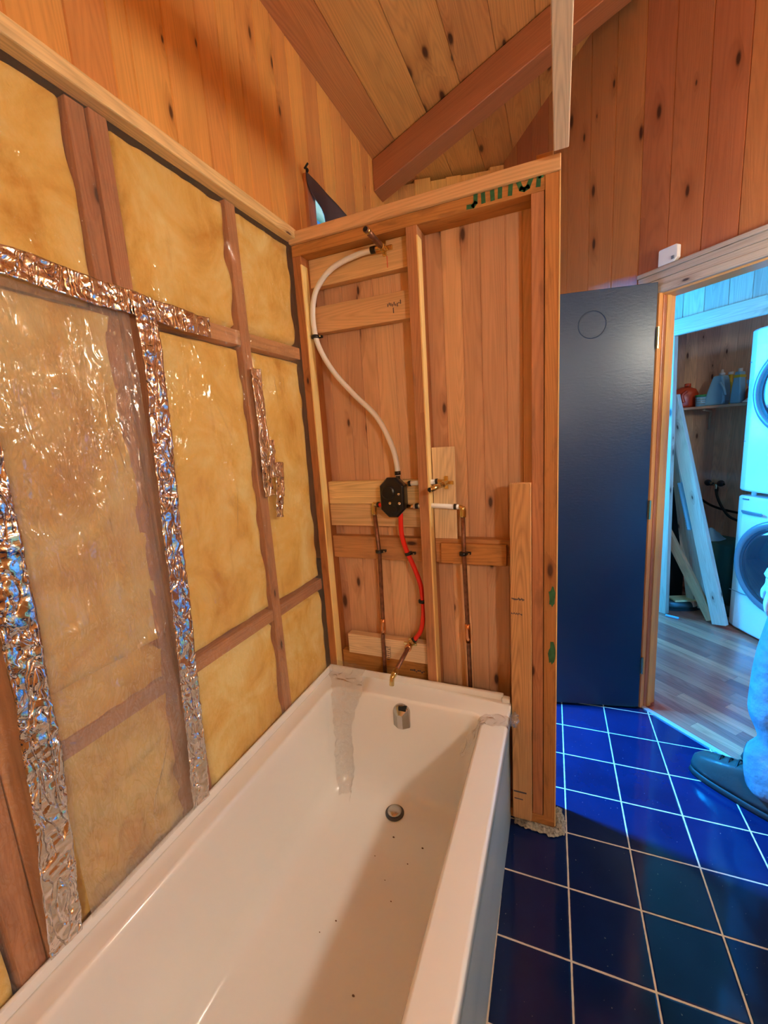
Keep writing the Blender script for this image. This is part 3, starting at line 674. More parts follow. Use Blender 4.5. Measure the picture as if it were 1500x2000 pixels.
lblock(-.679, -.328, .868, .908, 'horizontal block low in the bay right of the long foil')
lblock(-.285, -.001, .866, .908, 'horizontal block behind plastic in the corner bay, lower')
lblock(-1.061, -.763, .872, .912, 'horizontal block low behind the hazy plastic patch')
def batt(y0, y1, z0, z1, label, mess=0):
    def fn(u, v):
        y = y0 + (y1 - y0) * u; z = z0 + (z1 - z0) * v; e = min(u, 1 - u, 1) * (y1 - y0); ez = min(v, 1 - v) * (z1 - z0)
        n = noise.fractal(Vector((0, y * 9, z * 6)), 1, 2, 4); edge = -.035 * math.exp(-(min(e, ez) / (.006 + .006 * noise.noise(Vector((y * 20, z * 12, 3)))) ) ** 2)
        x = -.009 + .007 * n + edge
        if mess: x += -.022 * abs(noise.noise(Vector((y * 16, z * 12, 9)))) * 2 * max(0, min(1, (1.05 - z) * 3)) - .012 * max(0, min(1, (1.0 - z) * 3))
        return (max(-.085, min(x, -.0035)), y, z)
    b = MB(); b.grid(fn, max(24, int((y1 - y0) * 110)), max(24, int((z1 - z0) * 70)))
    return tag(b.build('insulation_batt', 'insul', smooth=True, merge=False), label, 'insulation')
batt(-.284, -.002, 1.822, 2.184, 'yellow insulation in the top corner bay next to the end wall')
batt(-.284, -.002, .91, 1.776, 'yellow insulation in the middle of the corner bay next to the end wall')
batt(-.284, -.002, .40, .864, 'yellow insulation at the bottom of the corner bay above the tub')
batt(-.678, -.329, 1.822, 2.184, 'yellow insulation in the top of the bay between double and single stud')
batt(-.678, -.329, .91, 1.774, 'yellow insulation in the tall middle bay right of the long foil')
batt(-.678, -.329, .40, .866, 'yellow insulation at the bottom of the middle bay above the tub')
batt(-1.060, -.764, 1.79, 2.184, 'yellow insulation left of the double stud, above the horizontal foil')
batt(-1.060, -.738, 1.0, 1.785, 'yellow insulation behind the upper part of the hazy plastic patch')
batt(-1.060, -.738, .40, 1.0, 'crumpled messy insulation low behind the hazy plastic patch', 1)
batt(-1.50, -1.152, .40, 2.184, 'yellow insulation beyond the stud pair at the left photo edge')
mb = MB(); mb.box(-.148, -.088, YB, .0, 0, 2.19); struct(mb.build('wall_left_cavity', 'insul'))
mb = MB(); mb.box(-.086, -.02, YB, -1.52, 0, 2.19); struct(mb.build('wall_left_infill', 'insul'))
# clear plastic over everything
def fsheet(y0, y1, z0, z1, x0, amp, nu, nv, folds=()):
    def fn(u, v):
        y = y0 + (y1 - y0) * u; z = z0 + (z1 - z0) * v
        e = min(1, 6 * min(u, 1 - u, v, 1 - v) + .1)
        n = noise.fractal(Vector((x0 * 50, y * 5, z * 3.2)), 1, 2, 3); r = 1 - abs(noise.noise(Vector((3, y * 7 + z * 1.5, z * 3)))) * 2
        x = x0 + amp * e * (.5 * n + .5 * max(0, r) ** 6)
        for (ya, za, yb_, zb, wd, am) in folds:
            A = Vector((ya, za)); B = Vector((yb_, zb)); P = Vector((y, z)); t_ = max(0, min(1, (P - A).dot(B - A) / (B - A).length_squared)); dst = (P - A - (B - A) * t_).length
            x += am * math.exp(-(dst / wd) ** 2) * math.sin(math.pi * min(1, max(.0, t_ * .9 + .05)))
        return (max(x, x0 - .004), y, z)
    b = MB(); b.grid(fn, nu, nv); return b
b = fsheet(-1.6, -.001, .50, 2.185, .004, .004, 220, 200, [(-.50, 1.62, -.42, 1.45, .010, .008), (-.55, 1.5, -.40, 1.46, .006, .008), (-.47, 1.2, -.44, 1.38, .008, .01), (-.36, 1.75, -.34, 1.6, .006, .006), (-.2, 1.72, -.19, 1.6, .005, .008), (-.15, 1.72, -.145, 1.66, .004, .007)])
tag(b.build('plastic_sheet', 'film', smooth=True, merge=False), 'clear plastic vapour sheet stretched over the whole insulated left wall', 'plastic sheet')
b = fsheet(-1.03, -.715, .52, 1.80, .014, .018, 150, 330, [(-.95, 1.78, -.86, 1.50, .020, .010), (-1.0, 1.55, -.87, 1.33, .018, .010), (-.83, 1.45, -.87, 1.30, .020, .009), (-1.02, 1.62, -.82, 1.58, .014, .006), (-.80, 1.22, -.73, 1.24, .014, .007), (-.84, 1.02, -.74, 1.06, .012, .006), (-.99, 1.12, -.90, 1.14, .012, .005), (-.76, 1.70, -.77, 1.20, .016, .006), (-.9, 1.3, -.92, .95, .018, .006)])
tag(b.build('plastic_patch', 'film_patch', smooth=True, merge=False), 'hazy wrinkled plastic patch taped over the left wall with foil strips', 'plastic sheet')
# foil tapes
def foil_strip(pts, w, x0, label, seed, amp=.0032):
    P = catmull([(0, a, b) for a, b in pts], 10); n = len(P) - 1
    def fn(u, v):
        k = v * n; i = min(int(k), n - 1); p = P[i].lerp(P[i + 1], k - i); tdir = (P[i + 1] - P[i]).normalized(); sd = Vector((0, -tdir.z, tdir.y))
        ww = w * (1 + .12 * noise.noise(Vector((seed, v * 9, 0))))
        q = p + sd * (u - .5) * ww
        a = amp * (noise.fractal(Vector((seed, q.y * 32, q.z * 32)), 1, 2, 3) + .8 * (1 - 2 * abs(noise.noise(Vector((seed + 5, q.y * 30, q.z * 50))))))
        return (x0 + a, q.y, q.z)
    b = MB(); L_ = sum((P[i + 1] - P[i]).length for i in range(n)); b.grid(fn, 14, int(L_ * 260) + 10)
    return tag(b.build('foil_tape', 'foil', smooth=True, merge=False, solid=.0008), label, 'foil tape')
foil_strip([(-1.15, 1.80), (-.95, 1.812), (-.80, 1.803), (-.72, 1.803), (-.60, 1.796), (-.482, 1.793)], .052, .022, 'horizontal crinkled foil tape strip across the left wall', 1)
foil_strip([(-.685, 1.822), (-.680, 1.70), (-.690, 1.50), (-.702, 1.30), (-.710, 1.10), (-.722, .90), (-.730, .75), (-.744, .535)], .054, .026, 'long vertical foil tape strip in the middle of the left wall', 2)
foil_strip([(-1.034, 1.80), (-1.040, 1.45), (-1.043, 1.20), (-1.052, .93), (-1.068, .72), (-1.084, .535)], .058, .024, 'vertical foil tape strip at the left photo edge', 3)
foil_strip([(-.295, 1.71), (-.293, 1.60), (-.292, 1.50), (-.298, 1.38), (-.294, 1.30)], .046, .0125, 'short foil tape strip over the single stud', 4)
foil_strip([(-.262, 1.485), (-.268, 1.42), (-.272, 1.36)], .03, .0185, 'small torn foil piece lapping over the short foil strip', 5)
foil_strip([(-.225, 1.408), (-.232, 1.34), (-.238, 1.29)], .045, .0125, 'small foil patch right of the short foil strip', 6)
foil_strip([(-.250, 1.30), (-.255, 1.26), (-.262, 1.222)], .036, .0185, 'lowest small foil patch near the corner bay', 7)

# ================================================================ bathtub
tub = thing('bathtub', 'white alcove bathtub with a flat rim against the stud wall', 'bathtub', (.375, -.76, 0))
x0, x1, y0, y1, HT = .010, .757, -1.524, -.006, .5
b = MB(); lo = []
lo.append(rrect(x0 + .004, x1 - .012, y0 + .01, y1 - .002, .004, .012)); lo.append(rrect(x0 + .004, x1 - .012, y0 + .01, y1 - .002, .004, .44))
lo.append(rrect(x0 + .004, x1 - .004, y0 + .002, y1, .010, .452)); lo.append(rrect(x0, x1, y0, y1, .012, .458)); lo.append(rrect(x0, x1, y0, y1, .012, HT - .008)); lo.append(rrect(x0 + .003, x1 - .003, y0 + .003, y1 - .003, .012, HT - .001)); lo.append(rrect(x0 + .01, x1 - .010, y0 + .01, y1 - .01, .012, HT))
ix0, ix1, iy0, iy1 = .076, .668, -1.44, -.118
lo.append(rrect(ix0 - .010, ix1 + .010, iy0 - .01, iy1 + .010, .045, HT)); lo.append(rrect(ix0 - .003, ix1 + .003, iy0, iy1 + .003, .045, HT - .003)); lo.append(rrect(ix0 + .002, ix1 - .002, iy0, iy1 - .002, .045, HT - .012))
for (z, ia, ib, ic, id_, r) in ((.46, .005, .003, .02, .008, .05), (.38, .010, .006, .06, .018, .055), (.28, .017, .010, .10, .032, .06), (.20, .024, .016, .14, .045, .065), (.165, .030, .024, .16, .055, .07), (.140, .042, .038, .18, .070, .075), (.126, .060, .056, .20, .09, .075), (.120, .085, .080, .23, .115, .07)):
    lo.append(rrect(ix0 + ia, ix1 - ib, iy0 + ic, iy1 - id_, r, z))
lo.append(rrect(.345, .375, -.9, -.35, .01, .116))
b.loft(lo, False, True); b.build('tub_shell', 'tub', tub, smooth=True)
me = tub.children[0].data
for p in me.polygons:
    p.use_smooth = True
mo = tub.children[0].modifiers.new('ws', 'WEIGHTED_NORMAL'); mo.keep_sharp = False
# raised tiling flange at walls
b = MB(); b.box(.004, .014, y0, -.004, .488, .524); b.box(.004, .728, -.016, -.003, .488, .524)
b.build('tiling_flange', 'tub', tub, bevel=.004)
b = MB(); b.box(.722, .752, -.030, -.004, .49, .516); b.build('flange_corner', 'tub', tub, bevel=.006)
# apron film
b = MB(); b.grid(lambda u, v: (.7485 + .003 * noise.noise(Vector((u * 9, v * 4, 0))) + (.011 if v > .93 else 0) , y0 + .01 + (y1 - y0 - .02) * u, .008 + .475 * v), 60, 24); b.build('protective_film', 'film_apron', tub, smooth=True, merge=False)
# overflow cover
b = MB(); cxo, yo, zo = .372, iy1 - .006, .458
prof = []
for i in range(13):
    a = math.pi * i / 12; prof.append((math.cos(a) * .026, math.sin(a)))
outline = [(.033, -.044), (.033, .014)] + [(.033 * math.cos(a), .014 + .026 * math.sin(a)) for a in [math.pi * i / 10 for i in range(1, 10)]] + [(-.033, .014), (-.033, -.044)]
def ov(s_, dpt): return [(cxo + u * s_, yo - dpt, zo - .012 + v * (s_ if v > 0 else 1)) for u, v in outline]
b.loft([ov(1, -.014), ov(1, .008), ov(.96, .014), ov(.30, .030)], True, True); oc = b.build('overflow_cover', 'chrome_dull', tub, smooth=False, bevel=.0015)
b = MB(); b.box(cxo - .006, cxo + .022, yo - .022, yo - .004, zo + .014, zo + .0265); b.build('overflow_slot', 'dark', oc)
b = MB(); b.lathe([(.034, -.002), (.034, .002), (.030, .005), (.022, .0055)], (.365, -.240, .1225)); dr_ = b.build('drain_ring', 'metal_dark', tub, smooth=True)
b = MB(); b.lathe([(.026, 0), (.026, .004), (.018, .0085), (.004, .010)], (.365, -.240, .1275)); b.build('drain_stopper', 'chrome_dull', dr_, smooth=True)
# bits of construction debris in the tub
random.seed(21)
for i, (x, y, r) in enumerate([(.395, -.33, .004), (.50, -.335, .004), (.47, -.40, .0025), (.42, -.47, .002), (.46, -.52, .0025), (.33, -.62, .003), (.30, -.66, .002), (.36, -.41, .002), (.45, -.75, .004), (.43, -.86, .003)]):
    b = MB(); b.lathe([(r * .5, 0), (r, r * .3), (r * .8, r * .8), (r * .2, r)], (x, y, .1205), seg=7, sx=1, sy=.6)
    tag(b.build('debris_crumb', 'crud', smooth=True), 'tiny brown crumb of debris lying on the tub floor', 'debris', 'crumbs on the tub floor')
# clear film scraps on the tub
def scrap(name, rows, amp, label, seed, nu=40):
    C = [catmull(r, 8) for r in rows]; n = len(C[0]) - 1; k = len(C) - 1
    def fn(u, v):
        a = v * n; i = min(int(a), n - 1); f_ = a - i; b_ = u * k; j = min(int(b_), k - 1); g = b_ - j
        p = (C[j][i].lerp(C[j][i + 1], f_)).lerp(C[j + 1][i].lerp(C[j + 1][i + 1], f_), g)
        w_ = noise.noise_vector(Vector((p.x * 28 + seed, p.y * 28, p.z * 28))) * amp; return p + Vector((abs(w_.x), -abs(w_.y), abs(w_.z)))
    b = MB(); b.grid(fn, nu, n * 3); return tag(b.build(name, 'film_tub', smooth=True, merge=False), label, 'plastic film')
scrap('film_scrap', [[(.012, -.006, .545), (.02, -.05, .53), (.07, -.12, .512), (.092, -.16, .46), (.104, -.19, .32), (.112, -.21, .18), (.13, -.24, .128)],
                     [(.05, -.006, .545), (.07, -.05, .515), (.12, -.112, .512), (.128, -.14, .46), (.132, -.155, .32), (.15, -.17, .19), (.17, -.22, .130)],
                     [(.17, -.006, .535), (.18, -.06, .512), (.20, -.110, .512), (.20, -.124, .485), (.16, -.14, .36), (.17, -.17, .20), (.19, -.25, .128)]], .014,
      'crinkled clear film draped over the tub corner by the insulation', 1)
scrap('film_scrap', [[(.760, -.105, .49), (.745, -.11, .508), (.70, -.115, .506), (.664, -.125, .500), (.645, -.15, .47), (.615, -.17, .43), (.60, -.18, .40)],
                     [(.760, -.16, .49), (.745, -.165, .508), (.70, -.17, .506), (.664, -.18, .500), (.650, -.19, .46), (.632, -.21, .42), (.60, -.20, .38)]], .010,
      'clear film strip lying over the right rim with a hanging tail', 2)
b = MB(); b.grid(lambda u, v: Vector((.775, -.10, .49)) + Vector((.014 * math.sin(v * 3.1) * math.cos(u * 6.3), .016 * math.sin(v * 3.1) * math.sin(u * 6.3), .022 * math.cos(v * 3.1))) * (1 + .8 * noise.noise(Vector((u * 7, v * 7, 2)))), 24, 16)
tag(b.build('film_knot', 'film_tub', smooth=True, merge=False), 'crumpled knot of clear film hanging at the tub rim corner', 'plastic film')

# ================================================================ plumbing
def tubeo(name, pts, r, mat, parent=None, sm=True, seg=14):
    b = MB(); b.tube(pts, r, seg); return b.build(name, mat, parent, smooth=sm)
# white riser
rp = thing('white_pex_riser', 'white plastic pipe curving up from the valve to the shower elbow', 'pipe', (.355, .03, 1.32))
pts = catmull([(.356, .02, 1.325), (.353, .022, 1.37), (.337, .025, 1.437), (.283, .03, 1.543), (.195, .032, 1.634), (.117, .03, 1.725), (.066, .027, 1.82), (.052, .026, 1.90), (.058, .027, 1.975), (.085, .028, 2.03), (.150, .030, 2.080), (.25, .032, 2.103), (.325, .034, 2.106)], 10)
tubeo('pipe', pts, .0098, 'pex_white', rp)
tubeo('crimp_ring', [(.356, .02, 1.328), (.3555, .0205, 1.342)], .0115, 'crimp', rp); tubeo('crimp_ring', [(.300, .034, 2.1065), (.318, .034, 2.1065)], .0118, 'crimp', rp)
def clamp(label, p, axis=(1, 0, 0), r=.013):
    c = thing('pipe_clamp', label, 'clamp', p); b = MB(); P = Vector(p); A = Vector(axis).normalized()
    b.lathe([(r, -.006), (r + .002, -.005), (r + .002, .005), (r, .006)], P, A, 16); b.build('clamp_ring', 'black_plastic', c, smooth=True)
    b = MB(); b.box(p[0] - .004, p[0] + .026, p[1] + .004, p[1] + .016, p[2] - .005, p[2] + .005); b.build('clamp_foot', 'black_plastic', c, bevel=.002)
    b = MB(); b.lathe([(.003, -.001), (.003, .003)], (p[0] + .020, p[1] + .003, p[2]), (0, -1, 0), 10); b.build('nail_head', 'chrome', c); return c
clamp('black clamp holding the white riser to the left stud', (.054, .026, 1.857), (0, .05, 1))
clamp('black clamp on the left copper pipe', (.256, .028, 1.028), (0, 0, 1))
clamp('black clamp on the red pipe above its bend', (.381, .02, 1.027), (-.3, 0, 1))
clamp('black clamp on the red pipe near the middle stud', (.4225, .03, .835), (0, 0, 1))
clamp('black clamp on the right copper pipe', (.592, .015, 1.038), (0, 0, 1))
# shower elbow
sa_ = thing('shower_elbow', 'brass shower elbow with an open stub nipple under the top plate', 'pipe fitting', (.345, .04, 2.10))
b = MB(); b.tube([(.318, .036, 2.1065), (.352, .036, 2.1065)], .0125).tube([(.345, .05, 2.1065), (.345, .012, 2.104)], .0125); b.box(.322, .376, .042, .0495, 2.098, 2.114); b.box(.339, .353, .042, .0495, 2.082, 2.13); b.build('drop_ear_body', 'brass', sa_, bevel=.002)
b = MB(); b.tube([(.345, .015, 2.105), (.342, -.10, 2.113)], .0098); st = b.build('stub_nipple', 'copper', sa_, smooth=True)
b = MB(); b.lathe([(.0098, 0), (.0115, .001), (.0115, .010), (.0098, .011)], (.342, -.095, 2.1127), (0, 1, 0)); b.build('nipple_collar', 'brass', st, smooth=True)
b = MB(); b.lathe([(.0075, 0), (.0075, .001)], (.342, -.1012, 2.113), (0, 1, 0)); b.build('open_end', 'dark', st)
bb = MB(); bb.box(.3515, .3535, .0488, .0497, 2.046, 2.083); bb.build('red_pencil_line', 'pex_red', bl[0])
# valve
vv = thing('shower_valve', 'black rounded shower valve guard between blocking boards', 'valve', (.34, -.03, 1.248))
b = MB(); hw_, hh = .047, .074
def oct_(s_, y): 
    c1 = .030 * s_; return [(.341 + u, y, 1.248 + v) for u, v in ((-hw_ * s_ + c1, hh * s_), (hw_ * s_ - c1, hh * s_), (hw_ * s_, hh * s_ - c1), (hw_ * s_, -hh * s_ + c1), (hw_ * s_ - c1, -hh * s_), (-hw_ * s_ + c1, -hh * s_), (-hw_ * s_, -hh * s_ + c1), (-hw_ * s_, hh * s_ - c1))]
b.loft([oct_(.9, .04), oct_(.95, .02), oct_(1, 0), oct_(1, -.012), oct_(.93, -.020), oct_(.86, -.021)], True, True); vb_ = b.build('valve_guard', 'black_plastic', vv, bevel=.006)
b = MB(); b.lathe([(.026, 0), (.026, .006), (.021, .009), (.008, .009)], (.330, -.020, 1.268), (0, -1, 0)); b.build('front_dial', 'black_plastic', vv, smooth=False, bevel=.001)
for (x, z, r, mt) in ((.371, 1.262, .0048, 'chrome'), (.335, 1.229, .0052, 'brass'), (.372, 1.228, .0052, 'chrome')):
    b = MB(); b.lathe([(r, 0), (r, .004), (r * .5, .005)], (x, -.020, z), (0, -1, 0), 12); b.build('screw', mt, vv)
b = MB(); b.lathe([(.014, 0), (.014, .006), (.008, .007)], (.350, -.020, 1.205), (0, -1, 0)); b.build('lower_cap', 'black_plastic', vv)
b = MB(); b.tube([(.356, .018, 1.31), (.356, .02, 1.331)], .0085); b.build('top_port', 'black_plastic', vv)
# valve outlets
so = thing('diverter_elbow', 'brass diverter elbow with open stub on the fresh upright board', 'pipe fitting', (.535, .03, 1.297))
b = MB(); b.box(.508, .560, .034, .0415, 1.286, 1.300); b.box(.527, .541, .034, .0415, 1.270, 1.318); b.tube([(.500, .028, 1.300), (.540, .028, 1.295)], .010).tube([(.534, .036, 1.295), (.530, -.005, 1.292)], .0115); b.build('drop_ear_body', 'brass', so, bevel=.002)
b = MB(); b.tube([(.531, .0, 1.293), (.508, -.085, 1.285)], .0098); st = b.build('stub_nipple', 'brass', so, smooth=True)
b = MB(); b.lathe([(.0075, 0), (.0075, .001)], (.5078, -.0862, 1.285), (-.1, .97, .08)); b.build('open_end', 'dark', st)
wp = thing('white_pex_crossover', 'short white pipe from the valve through the middle stud, upper', 'pipe', (.43, .028, 1.30))
tubeo('pipe', [(.395, .022, 1.295), (.44, .024, 1.297), (.505, .028, 1.300)], .0090, 'pex_white', wp); tubeo('crimp_ring', [(.396, .022, 1.295), (.405, .022, 1.2955)], .0108, 'crimp', wp); tubeo('crimp_ring', [(.497, .0275, 1.2997), (.506, .028, 1.300)], .0108, 'crimp', wp)
wp = thing('white_pex_supply', 'white pipe from the middle stud to the right copper elbow', 'pipe', (.53, .022, 1.213))
tubeo('pipe', [(.41, .022, 1.210), (.480, .022, 1.2125), (.580, .022, 1.2080)], .0090, 'pex_white', wp); tubeo('crimp_ring', [(.562, .022, 1.209), (.572, .022, 1.2085)], .0108, 'crimp', wp)
tubeo('crimp_ring', [(.418, .022, 1.210), (.430, .022, 1.211)], .0108, 'crimp', wp); tubeo('brass_barb', [(.386, .022, 1.209), (.418, .022, 1.210)], .0075, 'brass', wp)
cr = thing('copper_pipe', 'right copper pipe dropping from a brass elbow in the right bay', 'pipe', (.60, .022, .5))
tubeo('brass_elbow', catmull([(.574, .022, 1.2085), (.588, .022, 1.206), (.594, .022, 1.196), (.593, .022, 1.172)], 5), [.0085] * 7 + [.0115] * 9, 'brass', cr)
tubeo('pipe', [(.593, .022, 1.18), (.5925, .022, 1.04), (.598, .025, .72), (.602, .028, .30)], .0082, 'copper', cr)
tubeo('copper_coupling', [(.5972, .0248, .765), (.5975, .025, .745), (.598, .025, .715), (.5984, .0253, .69)], [.0098, .0105, .0105, .0098], 'copper_new', cr)
cl = thing('copper_pipe', 'left copper pipe dropping beside the black valve in the left bay', 'pipe', (.25, .028, .5))
tubeo('brass_elbow', catmull([(.272, .028, 1.215), (.254, .028, 1.216), (.247, .028, 1.207), (.247, .028, 1.175)], 5), [.0085] * 6 + [.0110] * 10, 'brass', cl)
tubeo('pipe', [(.247, .028, 1.18), (.2565, .028, 1.02), (.2525, .026, .74), (.248, .024, .66), (.246, .022, .30)], .0082, 'copper', cl)
tubeo('copper_coupling', [(.2522, .026, .745), (.252, .0255, .73), (.251, .0255, .70), (.2505, .0255, .68)], [.0098, .0105, .0105, .0098], 'copper_new', cl)
rx_ = thing('red_pex_stub', 'short red pipe joining the left copper elbow to the valve', 'pipe', (.28, .024, 1.213))
tubeo('pipe', [(.266, .027, 1.215), (.310, .015, 1.213)], .0090, 'pex_red', rx_); tubeo('crimp_ring', [(.263, .0275, 1.215), (.272, .026, 1.215)], .0106, 'crimp', rx_)
rd = thing('red_pex_drop', 'long red pipe curving down from the valve to the spout elbow', 'pipe', (.36, .02, 1.18))
tubeo('pipe', catmull([(.362, .01, 1.185), (.360, .012, 1.11), (.372, .018, 1.045), (.397, .025, .975), (.419, .03, .90), (.4245, .032, .82), (.421, .032, .76), (.409, .032, .71), (.385, .032, .672), (.374, .032, .662)], 8), .0092, 'pex_red', rd)
tubeo('crimp_ring', [(.384, .032, .671), (.377, .032, .665)], .0112, 'crimp', rd)
sp_ = thing('spout_elbow', 'copper stub with brass elbow sticking out over the tub rim', 'pipe fitting', (.37, .0, .65))
b = MB(); b.tube([(.378, .028, .664), (.362, .024, .652)], .0115).tube([(.365, .030, .652), (.365, -.002, .648)], .0125); b.box(.338, .392, .022, .0295, .645, .657); b.box(.359, .371, .022, .0295, .632, .676); b.build('drop_ear_body', 'brass', sp_, bevel=.002)
b = MB(); b.lathe([(.0095, 0), (.0138, .001), (.0138, .007), (.0095, .008)], (.365, -.008, .647), (0, 1, 0), 20); b.build('collar', 'copper_new', sp_, smooth=True)
tubeo('copper_stub', [(.365, 0, .648), (.360, -.135, .622)], .0085, 'copper', sp_)
tubeo('brass_elbow', catmull([(.360, -.125, .624), (.359, -.150, .618), (.356, -.160, .608), (.355, -.166, .585)], 5), [.0112] * 6 + [.0095] * 4 + [.0088] * 6, 'brass', sp_)

# ================================================================ window cloth
b = MB()
def cur(u, v):
    yT = .098 + .60 * u; zT = 2.455 - .028 * u
    # left edge swings to the right as it falls
    s_ = v; yl = min(.10 + .90 * s_, .56); y = yl + (.75 - yl) * u if v > 0 else yT; k_ = min(1, v * 5); y = yT * (1 - k_) + y * k_
    z = zT - v * .72
    x = .034 + .020 * math.sin((y * 42) + v * 3) * (.04 + .96 * min(1, v * 3)) * (1 - .3 * u) + .01 * v
    return (x, y, z)
b.grid(cur, 60, 60); tag(b.build('window_cloth', 'curtain', smooth=True, merge=False, solid=.002), 'dark cloth hung slantwise from a pin over the window corner', 'curtain')
b = MB(); b.tube([(.03, .097, 2.462), (.045, .100, 2.478)], .0035, 8); b.lathe([(.006, 0), (.008, .004), (.004, .008)], (.04, .093, 2.452), (1, 0, 0), 12); tag(b.build('push_pin', 'dark', smooth=True), 'dark pin holding the cloth corner to the pine wall', 'pin')

# ================================================================ lamps (on the right wall, beside the camera)
for i, (p, e) in enumerate(LAMPS):
    s = thing('wall_sconce', ['brass wall sconce with bare bulb near the doorway', 'brass wall sconce with bare bulb near the back wall'][i], 'lamp', (2.049, p[1], p[2]))
    b = MB(); b.lathe([(.05, 0), (.05, .010), (.03, .018)], (2.049, p[1], p[2]), (-1, 0, 0)); b.build('backplate', 'brass', s, smooth=True)
    b = MB(); b.tube([(2.035, p[1], p[2]), (2.0, p[1], p[2])], .014); b.build('socket', 'brass', s, smooth=True)
    b = MB(); b.lathe([(.012, -.052), (.034, -.040), (.050, -.015), (.050, .012), (.036, .036), (.010, .047)], p, (-1, 0, 0)); b.build('bulb', 'bulb', s, smooth=True)
    for o in COL.objects:
        if o.type == 'LIGHT' and o.name.startswith('sconce_light') and (o.location - Vector(p)).length < .01: o.location.x -= .0

# ================================================================ laundry
e_ = Vector((.46, -.888, 0)); bk = Vector((.888, .46, 0)); C0 = Vector((2.008, 2.022, 0))
def wp_(s, dpt, z): return C0 + e_ * s + bk * dpt + Vector((0, 0, z))
def unit(name, label, z0, z1, zc_, r, kind):
    t = thing(name, label, 'appliance', tuple(wp_(.345, .3, z0)))
    b = MB(); prof = []
    n = 14
    def ring(z, inset):
        pts = [wp_(.003 + inset, .60, z), wp_(.003 + inset, .012 + inset, z)]
        for i in range(1, n): 
            u = i / n; pts.append(wp_(.003 + inset + u * (.684 - 2 * inset), -.018 * math.sin(math.pi * u) + inset, z))
        pts += [wp_(.687 - inset, .012 + inset, z), wp_(.687 - inset, .60, z)]
        return [tuple(p) for p in pts]
    b.loft([ring(z0, .006), ring(z0 + .012, 0), ring(z1 - .012, 0), ring(z1, .008)], True, True); b.build('cabinet', 'white_app', t, bevel=.004)
    b = MB(); ax = -bk
    c = wp_(.345, -.012, zc_)
    b.lathe([(r, 0), (r, .018), (r - .012, .026), (r - .035, .028), (r - .045, .018)], c, ax, 48); rg = b.build('door_ring', 'grey_ring', t, smooth=True)
    b = MB(); b.lathe([(r - .04, .0), (r - .045, .024), (r - .09, .038), (r - .16, .046), (.02, .048)], c, ax, 48); b.build('door_glass', 'glass_dark', rg, smooth=True)
    if kind == 'w':
        b = MB(); q = [wp_(.055, -.010, .83), wp_(.055, -.014, .845), wp_(.20, -.024, .845), wp_(.215, -.026, .835), wp_(.20, -.024, .825), wp_(.07, -.014, .822)]
        b.loft([[tuple(p) for p in q], [tuple(p - bk * .006) for p in q]], True, True); b.build('drawer_handle', 'grey_ring', t, bevel=.002)
        b = MB(); b.obox(wp_(.073, -.010, .918), (e_, bk, (0, 0, 1)), (.020, .003, .004)); b.build('badge', 'grey_ring', t)
        b = MB(); b.obox(wp_(.345, -.013, .282), (e_, bk, (0, 0, 1)), (.33, .003, .0012)); b.build('kick_seam', 'grey_ring', t)
    else:
        for z in (1.289, 1.78):
            b = MB(); P_ = [tuple(wp_(.004 + .682 * i / 14, .011 - .018 * math.sin(math.pi * i / 14) - .002, z)) for i in range(15)]; b.tube(P_, .002, 6); b.build('panel_seam', 'grey_ring', t)
        b = MB(); b.lathe([(.028, 0), (.028, .018), (.02, .022)], wp_(.345, -.008, 1.87), ax); b.build('control_dial', 'chrome', t, smooth=True)
    return t
unit('washing_machine', 'white front-loading washer on the laundry floor, lower of the stack', .02, .937, .52, .30, 'w')
unit('clothes_dryer', 'white dryer stacked on top of the front-loading washer', .968, 1.975, 1.59, .268, 'd')
for s in (.06, .62):
    b = MB(); b.tube([wp_(s, .06, .936), wp_(s, .06, .969)], .014); tag(b.build('stacking_foot', 'white_plastic', smooth=True), 'white stacking foot between washer and dryer at their %s front corner' % ('left' if s < .3 else 'right'), 'appliance foot', 'stacking feet')
# leaning boards and post
def lean(name, a, b_, w_, d_, mat, label, up=(.707, .707, 0)):
    m = MB(); m.beam(a, b_, w_, d_, up); return tag(m.build(name, mat, bevel=.002), label, 'lumber')
lean('upright_board', (1.655, 2.165, .0), (1.625, 2.200, 2.02), .066, .038, 'whitewood', 'pale upright board standing just right of the door jamb', (.707, .707, 0))
lean('leaning_board', (1.962, 1.985, .02), (1.655, 2.235, 1.62), .088, .036, 'whitewood', 'widest pale board leaning from the washer foot to the upright')
lean('leaning_board', (1.925, 2.03, .03), (1.60, 2.27, .78), .06, .034, 'stud_pink', 'short brown board leaning steeply low behind the upright')
lean('leaning_board', (1.865, 2.27, .03), (1.69, 2.40, 1.45), .055, .034, 'closetwood', 'left brown board leaning in the dark corner')
lean('leaning_board', (1.925, 2.24, .03), (1.74, 2.40, 1.45), .055, .034, 'closetwood', 'right brown board leaning in the dark corner')
mb = MB(); mb.obox((1.72, 2.62, .45), ((1, 0, 0), (0, 1, 0), (0, 0, 1)), (.14, .09, .45)); tag(mb.build('dark_void_fill', 'dark', bevel=.01), 'dark box-shaped block filling the shaded void behind leaning boards', 'box')  # dark block added to put the corner's shade into colour
# corrugated duct
pp = [Vector((1.735, 2.22, 1.0)).lerp(Vector((1.80, 2.16, .66)), i / 40) for i in range(41)]
b = MB(); b.tube(pp, [.022 + (.004 if i % 2 else 0) for i in range(41)], 14); tag(b.build('corrugated_hose', 'blue_plastic', smooth=True), 'pale ribbed hose showing behind the widest leaning board', 'hose')
